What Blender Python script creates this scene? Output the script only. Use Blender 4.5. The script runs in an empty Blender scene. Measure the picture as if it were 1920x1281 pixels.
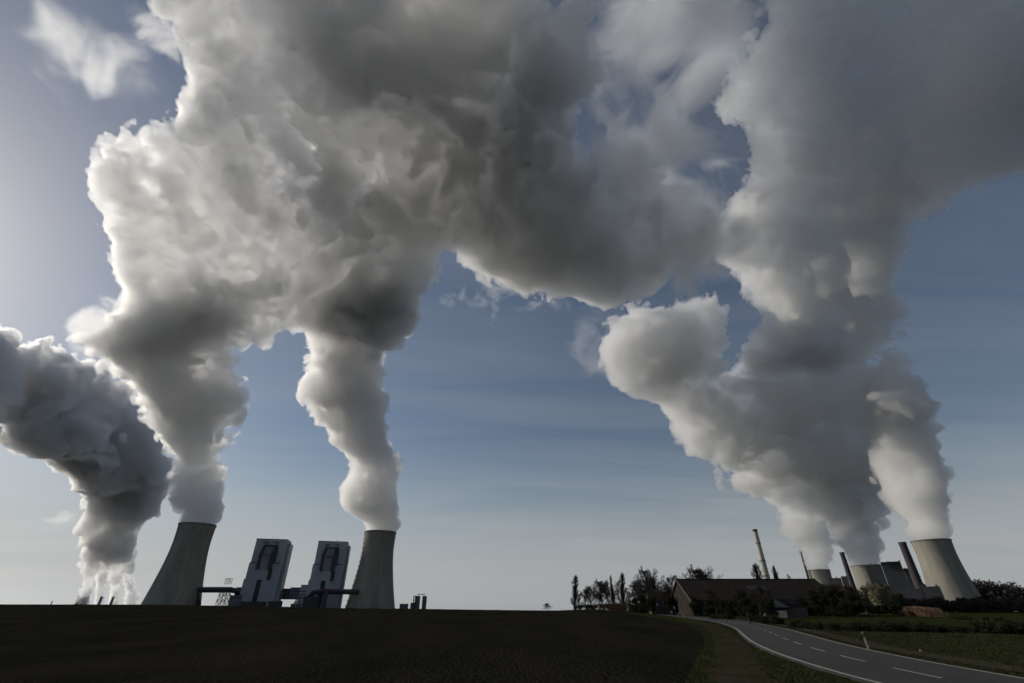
import bpy, bmesh, math, random
import numpy as np
from mathutils import Vector, Matrix

# ------------------------------------------------------------------ camera, light
scene = bpy.context.scene
R = math.radians
CAM_H = 2.3
F_PX = 853.33                      # 16 mm lens on a 36 mm wide, 1920 px frame
PITCH = R(30.4)
cam_data = bpy.data.cameras.new('camera')
cam_data.sensor_width = 36.0
cam_data.lens = 16.0
cam_data.clip_start = 0.2
cam_data.clip_end = 40000
cam = bpy.data.objects.new('camera', cam_data)
scene.collection.objects.link(cam)
cam.location = (0, 0, CAM_H)
cam.rotation_euler = (R(90) + PITCH, 0, 0)
scene.camera = cam

SUN_AZ = R(-66)                    # measured from the view axis (+y), negative is left
SUN_EL = R(25)
world = bpy.data.worlds.new('World')
scene.world = world
world.use_nodes = True
wt = world.node_tree
wt.nodes.clear()
w_out = wt.nodes.new('ShaderNodeOutputWorld')
w_bg = wt.nodes.new('ShaderNodeBackground')
w_sky = wt.nodes.new('ShaderNodeTexSky')
w_sky.sky_type = 'NISHITA'
w_sky.sun_disc = False
w_sky.sun_elevation = SUN_EL
w_sky.sun_rotation = SUN_AZ
w_sky.air_density = 1.0
w_sky.dust_density = 0.6
w_sky.ozone_density = 2.0
w_bg.inputs['Strength'].default_value = 0.092
# thin high cirrus: the sky colour whitened in long streaks, thicker towards the horizon
w_tc = wt.nodes.new('ShaderNodeTexCoord')
w_sep = wt.nodes.new('ShaderNodeSeparateXYZ')
wt.links.new(w_tc.outputs['Generated'], w_sep.inputs[0])
def w_math(op, a, b=None, clamp=False):
    n = wt.nodes.new('ShaderNodeMath'); n.operation = op; n.use_clamp = clamp
    for k, v in enumerate((a, b)):
        if v is None: continue
        if isinstance(v, (int, float)): n.inputs[k].default_value = v
        else: wt.links.new(v, n.inputs[k])
    return n.outputs[0]
w_up = w_math('MAXIMUM', w_sep.outputs[2], 0.0)
w_den = w_math('ADD', w_up, 0.10)
w_cmb = wt.nodes.new('ShaderNodeCombineXYZ')
wt.links.new(w_math('DIVIDE', w_sep.outputs[0], w_den), w_cmb.inputs[0])
wt.links.new(w_math('DIVIDE', w_sep.outputs[1], w_den), w_cmb.inputs[1])
w_map = wt.nodes.new('ShaderNodeMapping')
w_map.inputs['Rotation'].default_value = (0, 0, R(12))
w_map.inputs['Scale'].default_value = (0.35, 1.3, 1.0)
wt.links.new(w_cmb.outputs[0], w_map.inputs[0])
w_noi = wt.nodes.new('ShaderNodeTexNoise')
w_noi.inputs['Scale'].default_value = 1.6
w_noi.inputs['Detail'].default_value = 7.0
w_noi.inputs['Roughness'].default_value = 0.55
w_noi.inputs['Distortion'].default_value = 0.6
wt.links.new(w_map.outputs[0], w_noi.inputs['Vector'])
w_rmp = wt.nodes.new('ShaderNodeMapRange')
w_rmp.inputs['From Min'].default_value = 0.38
w_rmp.inputs['From Max'].default_value = 0.72
w_rmp.inputs['To Min'].default_value = 0.04
w_rmp.inputs['To Max'].default_value = 0.26
wt.links.new(w_noi.outputs[0], w_rmp.inputs[0])
w_hor = wt.nodes.new('ShaderNodeMapRange')
w_hor.interpolation_type = 'SMOOTHSTEP'
w_hor.inputs['From Min'].default_value = 0.30
w_hor.inputs['From Max'].default_value = 0.0
w_hor.inputs['To Min'].default_value = 0.0
w_hor.inputs['To Max'].default_value = 0.92
wt.links.new(w_sep.outputs[2], w_hor.inputs[0])
w_fac = w_math('ADD', w_rmp.outputs[0], w_hor.outputs[0], True)
w_hsv = wt.nodes.new('ShaderNodeHueSaturation')
w_hsv.inputs['Saturation'].default_value = 0.12
w_hsv.inputs['Value'].default_value = 1.15
wt.links.new(w_sky.outputs[0], w_hsv.inputs['Color'])
w_mix = wt.nodes.new('ShaderNodeMixRGB')
wt.links.new(w_fac, w_mix.inputs[0])
wt.links.new(w_sky.outputs[0], w_mix.inputs[1])
w_veil = wt.nodes.new('ShaderNodeMixRGB')            # pale high haze evens out the light near the horizon
w_veil.inputs[0].default_value = 0.72
w_veil.inputs[2].default_value = (6.4, 6.8, 7.1, 1)
wt.links.new(w_hsv.outputs[0], w_veil.inputs[1])
wt.links.new(w_veil.outputs[0], w_mix.inputs[2])
w_sat = wt.nodes.new('ShaderNodeHueSaturation')
w_sat.inputs['Saturation'].default_value = 0.92
wt.links.new(w_mix.outputs[0], w_sat.inputs['Color'])
wt.links.new(w_sat.outputs[0], w_bg.inputs['Color'])
wt.links.new(w_bg.outputs[0], w_out.inputs['Surface'])

sun_data = bpy.data.lights.new('sun', 'SUN')
sun_data.energy = 5.0
sun_data.angle = R(0.53)
sun_data.color = (1.0, 0.93, 0.82)
sun = bpy.data.objects.new('sun', sun_data)
scene.collection.objects.link(sun)
sun_dir = Vector((math.sin(SUN_AZ) * math.cos(SUN_EL), math.cos(SUN_AZ) * math.cos(SUN_EL), math.sin(SUN_EL)))
sun.rotation_euler = (-sun_dir).to_track_quat('-Z', 'Y').to_euler()
sun.location = (0, 0, 500)

scene.view_settings.view_transform = 'Standard'
scene.view_settings.look = 'None'
scene.view_settings.exposure = -0.66
scene.view_settings.gamma = 1.0
scene.cycles.volume_bounces = 11
scene.cycles.max_bounces = 16
scene.cycles.transparent_max_bounces = 64
scene.cycles.diffuse_bounces = 3
scene.cycles.use_denoising = True
scene.cycles.sample_clamp_indirect = 4.0
scene.cycles.use_adaptive_sampling = True
scene.cycles.adaptive_threshold = 0.06
# ------------------------------------------------------------------ helpers
def ray(px, py):
    x, yu = px - 960.0, 640.5 - py
    v = Vector((x, F_PX * math.cos(PITCH) - yu * math.sin(PITCH), F_PX * math.sin(PITCH) + yu * math.cos(PITCH)))
    return v
def at(px, py, D):
    return Vector((0, 0, CAM_H)) + ray(px, py).normalized() * D
def pxsize(px, py, D):
    th = math.atan(math.hypot(px - 960, py - 640.5) / F_PX)
    return D * math.cos(th) ** 1.5 / F_PX

# ------------------------------------------------------------------ steam
import openvdb
def vnoise(p, lam, seed):
    """gradient noise in about -1..1 at points p (N,3), wavelength lam"""
    rs = np.random.RandomState(seed)
    perm = rs.permutation(4096).astype(np.int32)
    g = rs.normal(size=(4096, 3)).astype(np.float32); g /= np.linalg.norm(g, axis=1)[:, None]
    q = p / lam + rs.rand(3).astype(np.float32) * 100
    i = np.floor(q).astype(np.int32); f = (q - i).astype(np.float32)
    u = f * f * f * (f * (f * 6 - 15) + 10)
    out = np.zeros(len(p), np.float32)
    for dx in (0, 1):
        hx = perm[(i[:, 0] + dx) & 4095]
        for dy in (0, 1):
            hy = perm[(hx + i[:, 1] + dy) & 4095]
            for dz in (0, 1):
                h = perm[(hy + i[:, 2] + dz) & 4095]
                gr = g[h]
                d = gr[:, 0] * (f[:, 0] - dx) + gr[:, 1] * (f[:, 1] - dy) + gr[:, 2] * (f[:, 2] - dz)
                w = (u[:, 0] if dx else 1 - u[:, 0]) * (u[:, 1] if dy else 1 - u[:, 1]) * (u[:, 2] if dz else 1 - u[:, 2])
                out += w * d
    return out * 1.6

def steam_mesh(name, blobs, voxel, lams, amp, seed, clip_z=None, axis=None, bias=0.0):
    """blobs: (x,y,z,r) world. A union of puffs whose skin is billowed by fractal noise; returns a closed mesh."""
    B = np.array(blobs, np.float32)
    pad = B[:, 3].max() * 0.5 + 30
    lo = (B[:, :3] - B[:, 3:]).min(0) - pad; hi = (B[:, :3] + B[:, 3:]).max(0) + pad
    n = np.ceil((hi - lo) / voxel).astype(int) + 1
    sd = np.full(n, 1e3, np.float32); rr = np.zeros(n, np.float32); ws = np.full(n, 1e-9, np.float32)
    for x, y, z, r in B:
        c = np.array((x, y, z)); e = r * 1.9 + 3 * voxel
        a = np.maximum(((c - e - lo) / voxel).astype(int), 0); b = np.minimum(((c + e - lo) / voxel).astype(int) + 2, n)
        ax = [lo[k] + voxel * np.arange(a[k], b[k]) - c[k] for k in range(3)]
        d = np.sqrt(ax[0][:, None, None] ** 2 + ax[1][None, :, None] ** 2 + ax[2][None, None, :] ** 2).astype(np.float32) - r
        s = (slice(a[0], b[0]), slice(a[1], b[1]), slice(a[2], b[2]))
        k = r * 0.35
        h = np.clip(0.5 + 0.5 * (sd[s] - d) / k, 0, 1)
        sd[s] = np.where(sd[s] > 500, d, sd[s] * (1 - h) + d * h - k * h * (1 - h))
        w = np.exp(-np.maximum(d, 0) / (0.25 * r)) * (d < r * 0.85)
        rr[s] += w * r; ws[s] += w
    rr /= ws
    rmax = np.maximum(rr, voxel)
    offs = [0.0] + [0.36] * (len(lams) - 1)
    rem = [sum(lams[i] * amp[i] for i in range(j, len(lams))) for j in range(len(lams))]
    f = sd + bias
    band = np.abs(sd) < np.minimum(rem[0] * 1.0, rmax * 0.8) + voxel
    idx = np.argwhere(band)
    p = (idx * voxel + lo).astype(np.float32)
    R_ = rmax[band]
    # swirl the coordinates first so that the puffs look blown
    warp = np.stack([vnoise(p, lams[0] * 0.9, seed + 900 + k) for k in range(3)], 1) * (0.28 * np.minimum(R_, lams[0]))[:, None]
    q = p + warp
    cur = sd[band] + bias
    fb = cur.copy()
    live = np.arange(len(cur))
    for j, lam in enumerate(lams):
        if j: live = live[np.abs(fb[live]) < rem[j] * 0.9 + 2 * voxel]
        v = vnoise(q[live], lam, seed + j * 17)
        if j >= 1:                                       # billows: round outside, creased between, uneven in strength
            b_ = np.abs(v) * 2.0 - 0.62
            w_ = np.clip((.6 if j < 3 else .9) + 1.0 * vnoise(q[live], lams[0] * 1.4, seed + 700), 0, 1)
            v = (b_ * w_ + v * (1 - w_) * .9) * (.75 + .6 * w_)
        wgt = np.clip((R_[live] * 2.6 - lam) / (R_[live] * 1.2), 0, 1)
        fb[live] -= v * lam * amp[j] * wgt
    f[band] = fb
    if clip_z is not None:                              # keep the column inside the tower mouth
        zz = lo[2] + voxel * np.arange(n[2]); f = np.maximum(f, (clip_z - zz)[None, None, :])
        xx = lo[0] + voxel * np.arange(n[0]) - axis[0]; yy = lo[1] + voxel * np.arange(n[1]) - axis[1]
        rad = np.sqrt(xx[:, None] ** 2 + yy[None, :] ** 2)[:, :, None]; up = np.maximum(zz - clip_z - 8, 0)
        f = np.maximum(f, (rad - (axis[2] + 0.9 * up + 0.03 * up ** 2)[None, None, :]).astype(np.float32))
    f = np.clip(f, -4 * voxel, 4 * voxel)
    for k in range(3):
        sl = [slice(None)] * 3; sl[k] = 0; f[tuple(sl)] = 4 * voxel; sl[k] = -1; f[tuple(sl)] = 4 * voxel
    grid = openvdb.FloatGrid(4 * voxel)
    grid.copyFromArray(f)
    pts, quads = grid.convertToQuads(0.0)
    pts = pts * voxel + lo
    print('steam', name, n, len(pts))
    me = bpy.data.meshes.new(name)
    me.vertices.add(len(pts)); me.vertices.foreach_set('co', pts.astype(np.float32).ravel())
    q = quads.astype(np.int32)
    me.loops.add(q.size); me.loops.foreach_set('vertex_index', q.ravel())
    me.polygons.add(len(q)); me.polygons.foreach_set('loop_start', np.arange(0, q.size, 4, dtype=np.int32))
    me.polygons.foreach_set('use_smooth', np.ones(len(q), bool))
    me.update(); me.validate()
    o = bpy.data.objects.new(name, me); scene.collection.objects.link(o)
    return o

def steam_mat(name, dens, aniso=0.5, surf=0.1, col=(1, 1, 1), absorb=0.0):
    m = bpy.data.materials.new(name); m.use_nodes = True
    t = m.node_tree; t.nodes.clear()
    out = t.nodes.new('ShaderNodeOutputMaterial')
    v = t.nodes.new('ShaderNodeVolumePrincipled')
    v.inputs['Color'].default_value = (*col, 1)
    v.inputs['Density'].default_value = dens
    v.inputs['Anisotropy'].default_value = aniso
    t.links.new(v.outputs[0], out.inputs['Volume'])
    if surf > 0:
        mix = t.nodes.new('ShaderNodeMixShader'); mix.inputs[0].default_value = surf
        tr = t.nodes.new('ShaderNodeBsdfTransparent')
        di = t.nodes.new('ShaderNodeBsdfDiffuse'); di.inputs[0].default_value = (.9, .9, .9, 1)
        tl = t.nodes.new('ShaderNodeBsdfTranslucent'); tl.inputs[0].default_value = (.9, .9, .9, 1)
        m2 = t.nodes.new('ShaderNodeMixShader'); m2.inputs[0].default_value = 0.5
        t.links.new(di.outputs[0], m2.inputs[1]); t.links.new(tl.outputs[0], m2.inputs[2])
        t.links.new(tr.outputs[0], mix.inputs[1]); t.links.new(m2.outputs[0], mix.inputs[2])
        t.links.new(mix.outputs[0], out.inputs['Surface'])
    return m

def fill_outline(poly, depth, rmax=120, rmin=9, spread=0.25, seed=1, step=5, pack=0.5):
    """puffs of many sizes packed inside an outline; depth(px, py) gives their distance"""
    rs = np.random.RandomState(seed)
    P = np.array(poly, float)
    x0, y0 = P.min(0); x1, y1 = P.max(0)
    X, Y = np.meshgrid(np.arange(x0, x1, step), np.arange(y0, y1, step)); X = X.ravel(); Y = Y.ravel()
    inside = np.zeros(len(X), bool); dist = np.full(len(X), 1e9)
    for i in range(len(P)):
        (xa, ya), (xb, yb) = P[i], P[(i + 1) % len(P)]
        cr = (ya > Y) != (yb > Y)
        with np.errstate(divide='ignore', invalid='ignore'):
            inside ^= cr & (X < (xb - xa) * (Y - ya) / (yb - ya + 1e-12) + xa)
        t = np.clip(((X - xa) * (xb - xa) + (Y - ya) * (yb - ya)) / ((xb - xa) ** 2 + (yb - ya) ** 2), 0, 1)
        dist = np.minimum(dist, np.hypot(X - xa - t * (xb - xa), Y - ya - t * (yb - ya)))
    ok = inside & (dist > rmin); X, Y, dist = X[ok], Y[ok], dist[ok]
    lim = np.array([rmax(a_, b_) for a_, b_ in zip(X, Y)]) if callable(rmax) else rmax
    r = np.minimum(dist, lim * (0.75 + 0.25 * rs.rand(len(X))))
    alive = np.ones(len(X), bool); out = []
    for i in np.argsort(-r - rs.rand(len(r)) * 2):
        if not alive[i]: continue
        alive &= np.hypot(X - X[i], Y - Y[i]) > pack * r[i]
        D = depth(X[i], Y[i]); k = pxsize(X[i], Y[i], D)
        rm_ = rmax(X[i], Y[i]) if callable(rmax) else rmax
        D += (rs.rand() - 0.5) * 2 * spread * min(rm_, 3 * r[i]) * k
        c = at(X[i], Y[i], D)
        out.append((c.x, c.y, c.z, r[i] * k))
    return out

def wisp(px, py, D, rx, rz, dens, lam, lo, hi, seed, label):
    """soft torn vapour: a rounded body whose density is fractal noise fading to nothing at its skin"""
    k = pxsize(px, py, D); S = (rx * k, (rx + rz) * .35 * k, rz * k)
    me = bpy.data.meshes.new('cloud_wisp'); bm = bmesh.new(); bmesh.ops.create_icosphere(bm, subdivisions=4, radius=1.0); bm.to_mesh(me); bm.free()
    o = bpy.data.objects.new('cloud_wisp', me); scene.collection.objects.link(o); o.location = at(px, py, D); o.scale = S
    o.rotation_euler = (0, 0, -math.atan2(o.location.x, o.location.y))
    m = steam_mat('torn_vapour', dens, .5, .001); t = m.node_tree; me.materials.append(m)
    v = [n for n in t.nodes if n.type == 'PRINCIPLED_VOLUME'][0]
    tc = t.nodes.new('ShaderNodeTexCoord'); mp = t.nodes.new('ShaderNodeMapping'); mp.inputs['Scale'].default_value = [s_ / lam for s_ in S]; mp.inputs['Location'].default_value = (seed, seed * 2, seed * .5)
    n = t.nodes.new('ShaderNodeTexNoise'); n.inputs['Scale'].default_value = 1.0; n.inputs['Detail'].default_value = 4.5; n.inputs['Roughness'].default_value = .62; n.inputs['Distortion'].default_value = .6
    ln = t.nodes.new('ShaderNodeVectorMath'); ln.operation = 'LENGTH'
    f = t.nodes.new('ShaderNodeMapRange'); f.inputs['From Min'].default_value = 0.35; f.inputs['From Max'].default_value = .98; f.inputs['To Min'].default_value = 0.0; f.inputs['To Max'].default_value = -.26
    ad = t.nodes.new('ShaderNodeMath'); ad.operation = 'ADD'
    r = t.nodes.new('ShaderNodeMapRange'); r.interpolation_type = 'SMOOTHSTEP'; r.inputs['From Min'].default_value = lo; r.inputs['From Max'].default_value = hi; r.inputs['To Min'].default_value = 0; r.inputs['To Max'].default_value = dens
    t.links.new(tc.outputs['Object'], mp.inputs[0]); t.links.new(mp.outputs[0], n.inputs['Vector']); t.links.new(tc.outputs['Object'], ln.inputs[0]); t.links.new(ln.outputs['Value'], f.inputs[0])
    t.links.new(n.outputs[0], ad.inputs[0]); t.links.new(f.outputs[0], ad.inputs[1]); t.links.new(ad.outputs[0], r.inputs[0]); t.links.new(r.outputs[0], v.inputs['Density'])
    m.cycles.volume_step_rate = 0.8
    tag(o, label, 'cloud', 'thin shreds of cloud', 'thing')
    return o

def blobs_along(keys, step=0.45):
    """keys: (px, py, D, rpx) in photograph terms turned to world puffs, filled in along the path"""
    out = []
    for a, b in zip(keys[:-1], keys[1:]):
        pa, pb = at(*a[:3]), at(*b[:3]); ra, rb = a[3] * pxsize(*a[:3]), b[3] * pxsize(*b[:3])
        L = (pb - pa).length; k = max(1, int(L / (step * (ra + rb) / 2)))
        for i in range(k):
            t = i / k; p = pa.lerp(pb, t); out.append((p.x, p.y, p.z, ra * (1 - t) + rb * t))
    a = keys[-1]; p = at(*a[:3]); out.append((p.x, p.y, p.z, a[3] * pxsize(*a[:3])))
    return out
# ------------------------------------------------------------------ naming, materials, mesh helpers
def tag(o, label=None, cat=None, group=None, kind=None):
    if label: o['label'] = label
    if cat: o['category'] = cat
    if group: o['group'] = group
    if kind: o['kind'] = kind
    return o
def empty(name, loc=(0, 0, 0), rz=0.0):
    o = bpy.data.objects.new(name, None); scene.collection.objects.link(o)
    o.location = loc; o.rotation_euler = (0, 0, rz); o.empty_display_size = 0.5
    return o
def link(name, me, m=None, parent=None):
    o = bpy.data.objects.new(name, me); scene.collection.objects.link(o)
    if m: me.materials.append(m)
    if parent: o.parent = parent
    return o
def copy_tree(o, parent=None):
    c = o.copy(); scene.collection.objects.link(c); c.parent = parent
    for ch in list(o.children): copy_tree(ch, c)
    return c
class MB:
    """collects simple solids and builds them as one mesh"""
    def __init__(s): s.v = []; s.f = []
    def add(s, vs, fs):
        n = len(s.v); s.v += [tuple(v) for v in vs]; s.f += [tuple(i + n for i in f) for f in fs]; return s
    def box(s, x0, x1, y0, y1, z0, z1):
        return s.add([(x0, y0, z0), (x1, y0, z0), (x1, y1, z0), (x0, y1, z0), (x0, y0, z1), (x1, y0, z1), (x1, y1, z1), (x0, y1, z1)],
                     [(0, 3, 2, 1), (4, 5, 6, 7), (0, 1, 5, 4), (1, 2, 6, 5), (2, 3, 7, 6), (3, 0, 4, 7)])
    def tube(s, pts, r, n=8, cap=True):
        pts = [Vector(p) for p in pts]; rs = r if isinstance(r, (list, tuple)) else [r] * len(pts)
        base = len(s.v)
        for i, p in enumerate(pts):
            d = (pts[min(i + 1, len(pts) - 1)] - pts[max(i - 1, 0)]).normalized()
            a = d.cross(Vector((0, 0, 1)) if abs(d.z) < 0.9 else Vector((1, 0, 0))).normalized(); b = d.cross(a)
            for k in range(n):
                t = 2 * math.pi * k / n
                s.v.append(tuple(p + (a * math.cos(t) + b * math.sin(t)) * rs[i]))
        for i in range(len(pts) - 1):
            for k in range(n):
                a0 = base + i * n + k; a1 = base + i * n + (k + 1) % n
                s.f.append((a0, a1, a1 + n, a0 + n))
        if cap:
            s.f.append(tuple(base + k for k in range(n))[::-1]); s.f.append(tuple(base + (len(pts) - 1) * n + k for k in range(n)))
        return s
    def prism(s, poly, axis, a, b):
        """poly in the plane normal to axis ('x': (y,z), 'y': (x,z)), extruded a..b"""
        n = len(poly)
        f = (lambda p, t: (t, p[0], p[1])) if axis == 'x' else (lambda p, t: (p[0], t, p[1]))
        return s.add([f(p, a) for p in poly] + [f(p, b) for p in poly],
                     [tuple(range(n))[::-1], tuple(range(n, 2 * n))] + [(i, (i + 1) % n, (i + 1) % n + n, i + n) for i in range(n)])
    def lathe(s, prof, n=64, x=0, y=0, closed=False):
        base = len(s.v)
        for (r, z) in prof:
            for k in range(n):
                t = 2 * math.pi * k / n; s.v.append((x + r * math.cos(t), y + r * math.sin(t), z))
        m = len(prof)
        for i in range(m if closed else m - 1):
            for k in range(n):
                a0 = base + i * n + k; a1 = base + i * n + (k + 1) % n; b0 = base + ((i + 1) % m) * n + k; b1 = base + ((i + 1) % m) * n + (k + 1) % n
                s.f.append((a0, a1, b1, b0))
        return s
    def build(s, name, m=None, parent=None, smooth=False, bevel=0.0):
        me = bpy.data.meshes.new(name); me.from_pydata(s.v, [], s.f)
        bm = bmesh.new(); bm.from_mesh(me); bmesh.ops.recalc_face_normals(bm, faces=bm.faces); bm.to_mesh(me); bm.free()
        if smooth:
            me.polygons.foreach_set('use_smooth', np.ones(len(me.polygons), bool))
        o = link(name, me, m, parent)
        if bevel:
            b = o.modifiers.new('bevel', 'BEVEL'); b.width = bevel; b.segments = 2; b.limit_method = 'ANGLE'
        return o

def mat(name, c1, c2=None, scale=1.0, rough=0.85, bump=0.0, bscale=None, metal=0.0, stretch=(1, 1, 1), lo=0.35, hi=0.65, detail=6, spec=0.12, bdist=0.1):
    m = bpy.data.materials.new(name); m.use_nodes = True; t = m.node_tree
    p = t.nodes['Principled BSDF']; p.inputs['Roughness'].default_value = rough; p.inputs['Metallic'].default_value = metal
    p.inputs['Specular IOR Level'].default_value = spec
    p.inputs['Base Color'].default_value = (*c1, 1)
    tc = t.nodes.new('ShaderNodeTexCoord'); mp = t.nodes.new('ShaderNodeMapping'); mp.inputs['Scale'].default_value = stretch
    t.links.new(tc.outputs['Object'], mp.inputs[0])
    if c2:
        n = t.nodes.new('ShaderNodeTexNoise'); n.inputs['Scale'].default_value = scale; n.inputs['Detail'].default_value = detail; n.inputs['Roughness'].default_value = 0.6
        r = t.nodes.new('ShaderNodeMapRange'); r.inputs['From Min'].default_value = lo; r.inputs['From Max'].default_value = hi
        x = t.nodes.new('ShaderNodeMixRGB'); x.inputs[1].default_value = (*c1, 1); x.inputs[2].default_value = (*c2, 1)
        t.links.new(mp.outputs[0], n.inputs['Vector']); t.links.new(n.outputs[0], r.inputs[0]); t.links.new(r.outputs[0], x.inputs[0]); t.links.new(x.outputs[0], p.inputs['Base Color'])
    if bump:
        n2 = t.nodes.new('ShaderNodeTexNoise'); n2.inputs['Scale'].default_value = bscale or scale * 4; n2.inputs['Detail'].default_value = 5
        b = t.nodes.new('ShaderNodeBump'); b.inputs['Strength'].default_value = bump; b.inputs['Distance'].default_value = bdist
        t.links.new(mp.outputs[0], n2.inputs['Vector']); t.links.new(n2.outputs[0], b.inputs['Height']); t.links.new(b.outputs[0], p.inputs['Normal'])
    return m

def pol(px, py, hd):
    """ground position under a photo pixel's direction, at horizontal distance hd"""
    v = ray(px, py); k = hd / math.hypot(v.x, v.y); return (v.x * k, v.y * k)
def elev(px, py, hd):
    v = ray(px, py); return CAM_H + hd * v.z / math.hypot(v.x, v.y)

# ------------------------------------------------------------------ terrain
AZT = [-180, -60, -48, -35, -25, -17, -12, -3.5, 4.6, 7.5, 9.5, 11.5, 14, 17, 180]
ZCT = [3.6, 3.6, 3.35, 3.5, 3.0, 2.35, 2.25, 1.75, 1.35, 1.9, 1.9, 1.2, 0.5, 0.0, 0.0]
def sstep(a, b, x):
    t = min(1.0, max(0.0, (x - a) / (b - a))); return t * t * (3 - 2 * t)
def ground_z(x, y):
    d = math.hypot(x, y); az = math.degrees(math.atan2(x, y))
    zc = float(np.interp(az, AZT, ZCT))
    z = zc * sstep(18, 235, d) * (1 - sstep(260, 520, d))
    return z - 42 * sstep(500, 4200, d)
FB_D = [0.5, 2, 8, 14, 21.1, 26.4, 39.3, 53.4, 73.3, 100.8, 132.8, 183.7, 273, 388, 20000]
FB_A = [-30, -20, 5, 13, 16.95, 18.0, 19.3, 19.6, 19.0, 17.7, 15.6, 13.0, 9.7, 5.8, 5.8]
RINGS = list(np.unique(np.concatenate([np.linspace(0.5, 18, 12), np.geomspace(18, 330, 150), np.geomspace(330, 12000, 50)])))
def polar_sheet(name, m, a_lo, a_hi, ncol, bumpy):
    rs = np.random.RandomState(5); vs = []
    for i, d in enumerate(RINGS):
        A, B = a_lo(d), a_hi(d)
        for j in range(ncol + 1):
            u = j / ncol
            a = R(A + (B - A) * u); x, y = d * math.sin(a), d * math.cos(a)
            z = ground_z(x, y)
            if bumpy and 0 < j < ncol and 15 < d < 300: z += rs.normal() * bumpy
            vs.append((x, y, z))
    fs = [(i * (ncol + 1) + j, i * (ncol + 1) + j + 1, (i + 1) * (ncol + 1) + j + 1, (i + 1) * (ncol + 1) + j) for i in range(len(RINGS) - 1) for j in range(ncol)]
    me = bpy.data.meshes.new(name); me.from_pydata(vs, [], [f[::-1] for f in fs])
    me.polygons.foreach_set('use_smooth', np.ones(len(fs), bool))
    return link(name, me, m)
fb = lambda d: float(np.interp(d, FB_D, FB_A))

SOIL = mat('ploughed_soil', (0.0105, 0.0105, 0.0082), (0.0200, 0.0185, 0.0135), 0.16, 0.95, 0.5, 5.0, stretch=(1.0, 0.35, 1), detail=9, bdist=0.25, spec=0.0)
# faint drilled rows across the soil
_t = SOIL.node_tree; _w = _t.nodes.new('ShaderNodeTexWave'); _w.inputs['Scale'].default_value = 0.9; _w.inputs['Distortion'].default_value = 7.0; _w.inputs['Detail'].default_value = 3
_m = _t.nodes.new('ShaderNodeMapping'); _m.inputs['Rotation'].default_value = (0, 0, R(-20))
_tc = _t.nodes.new('ShaderNodeTexCoord'); _t.links.new(_tc.outputs['Object'], _m.inputs[0]); _t.links.new(_m.outputs[0], _w.inputs[0])
_mx = _t.nodes.new('ShaderNodeMixRGB'); _mx.blend_type = 'MULTIPLY'; _mx.inputs[0].default_value = 0.18
_pb = _t.nodes['Principled BSDF']; _src = _pb.inputs['Base Color'].links[0].from_socket
_t.links.new(_src, _mx.inputs[1]); _t.links.new(_w.outputs[0], _mx.inputs[2]); _t.links.new(_mx.outputs[0], _pb.inputs['Base Color'])
GRASS = mat('grass_turf', (0.015, 0.019, 0.007), (0.029, 0.032, 0.012), 0.25, 0.95, 0.8, 6.0, detail=10, spec=0.0)
ASPH = mat('asphalt', (0.016, 0.0158, 0.0152), (0.024, 0.0235, 0.0225), 0.35, 0.8, 0.3, 30, stretch=(1, .4, 1), spec=0.35)
PAINT = mat('road_paint', (0.30, 0.30, 0.28), (0.14, 0.14, 0.13), 2.5, 0.7, lo=0.55, hi=0.8)
DIRT = mat('bare_earth', (0.040, 0.030, 0.024), (0.024, 0.026, 0.012), 0.8, 0.95, 0.8, 5, detail=9, spec=0.0)
PATHM = mat('worn_path', (0.055, 0.046, 0.037), (0.036, 0.032, 0.022), 1.2, 0.95, 0.4, 8, spec=0.0)

fld = polar_sheet('ploughed_field', SOIL, lambda d: -150.0, fb, 240, 0.025)
tag(fld, 'bare dark brown ploughed field rising to the skyline', kind='structure')
gnd = polar_sheet('ground', GRASS, fb, lambda d: 210.0, 260, 0.012)
tag(gnd, 'dark green grass around the road and farm', kind='structure')

def catmull(P, n=8):
    P = [Vector((*p, 0)) for p in P]; out = []
    for i in range(len(P) - 1):
        p0, p1, p2, p3 = P[max(i - 1, 0)], P[i], P[i + 1], P[min(i + 2, len(P) - 1)]
        for k in range(n):
            t = k / n
            out.append(0.5 * ((2 * p1) + (p2 - p0) * t + (2 * p0 - 5 * p1 + 4 * p2 - p3) * t * t + (3 * p1 - p0 - 3 * p2 + p3) * t ** 3))
    out.append(P[-1]); return out
def ribbon(name, path, off, w, z, m, parent=None, thick=0.0, wob=0.0, seed=0):
    rs = random.Random(seed); vs = []; fs = []
    for i, p in enumerate(path):
        d = (path[min(i + 1, len(path) - 1)] - path[max(i - 1, 0)]).normalized(); nrm = Vector((d.y, -d.x, 0))
        ww = w * (1 + wob * (rs.random() - .5))
        for k in (-1, 0, 1):
            q = p + nrm * (off + k * ww / 2); vs.append((q.x, q.y, ground_z(q.x, q.y) + z))
        if thick:
            for k in (-1, 1):
                q = p + nrm * (off + k * (ww / 2 + .25)); vs.append((q.x, q.y, ground_z(q.x, q.y) + z - thick))
    n = 5 if thick else 3
    for i in range(len(path) - 1):
        a, b = i * n, (i + 1) * n
        fs += [(a, a + 1, b + 1, b), (a + 1, a + 2, b + 2, b + 1)]
        if thick: fs += [(a + 3, a, b, b + 3), (a + 2, a + 4, b + 4, b + 2)]
    me = bpy.data.meshes.new(name); me.from_pydata(vs, [], fs)
    return link(name, me, m, parent)
RC = [(15.2, -30), (15.2, 0), (15.4, 12), (15.9, 20), (17.6, 28.3), (19.6, 35.4), (21.9, 42.3), (25.0, 50.6), (28.4, 59.5), (32.0, 69), (36.6, 83), (42.0, 101), (47.8, 126), (53.5, 155), (58.5, 190), (63, 235), (66, 300), (60, 380)]
road_path = catmull(RC, 8)
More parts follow.
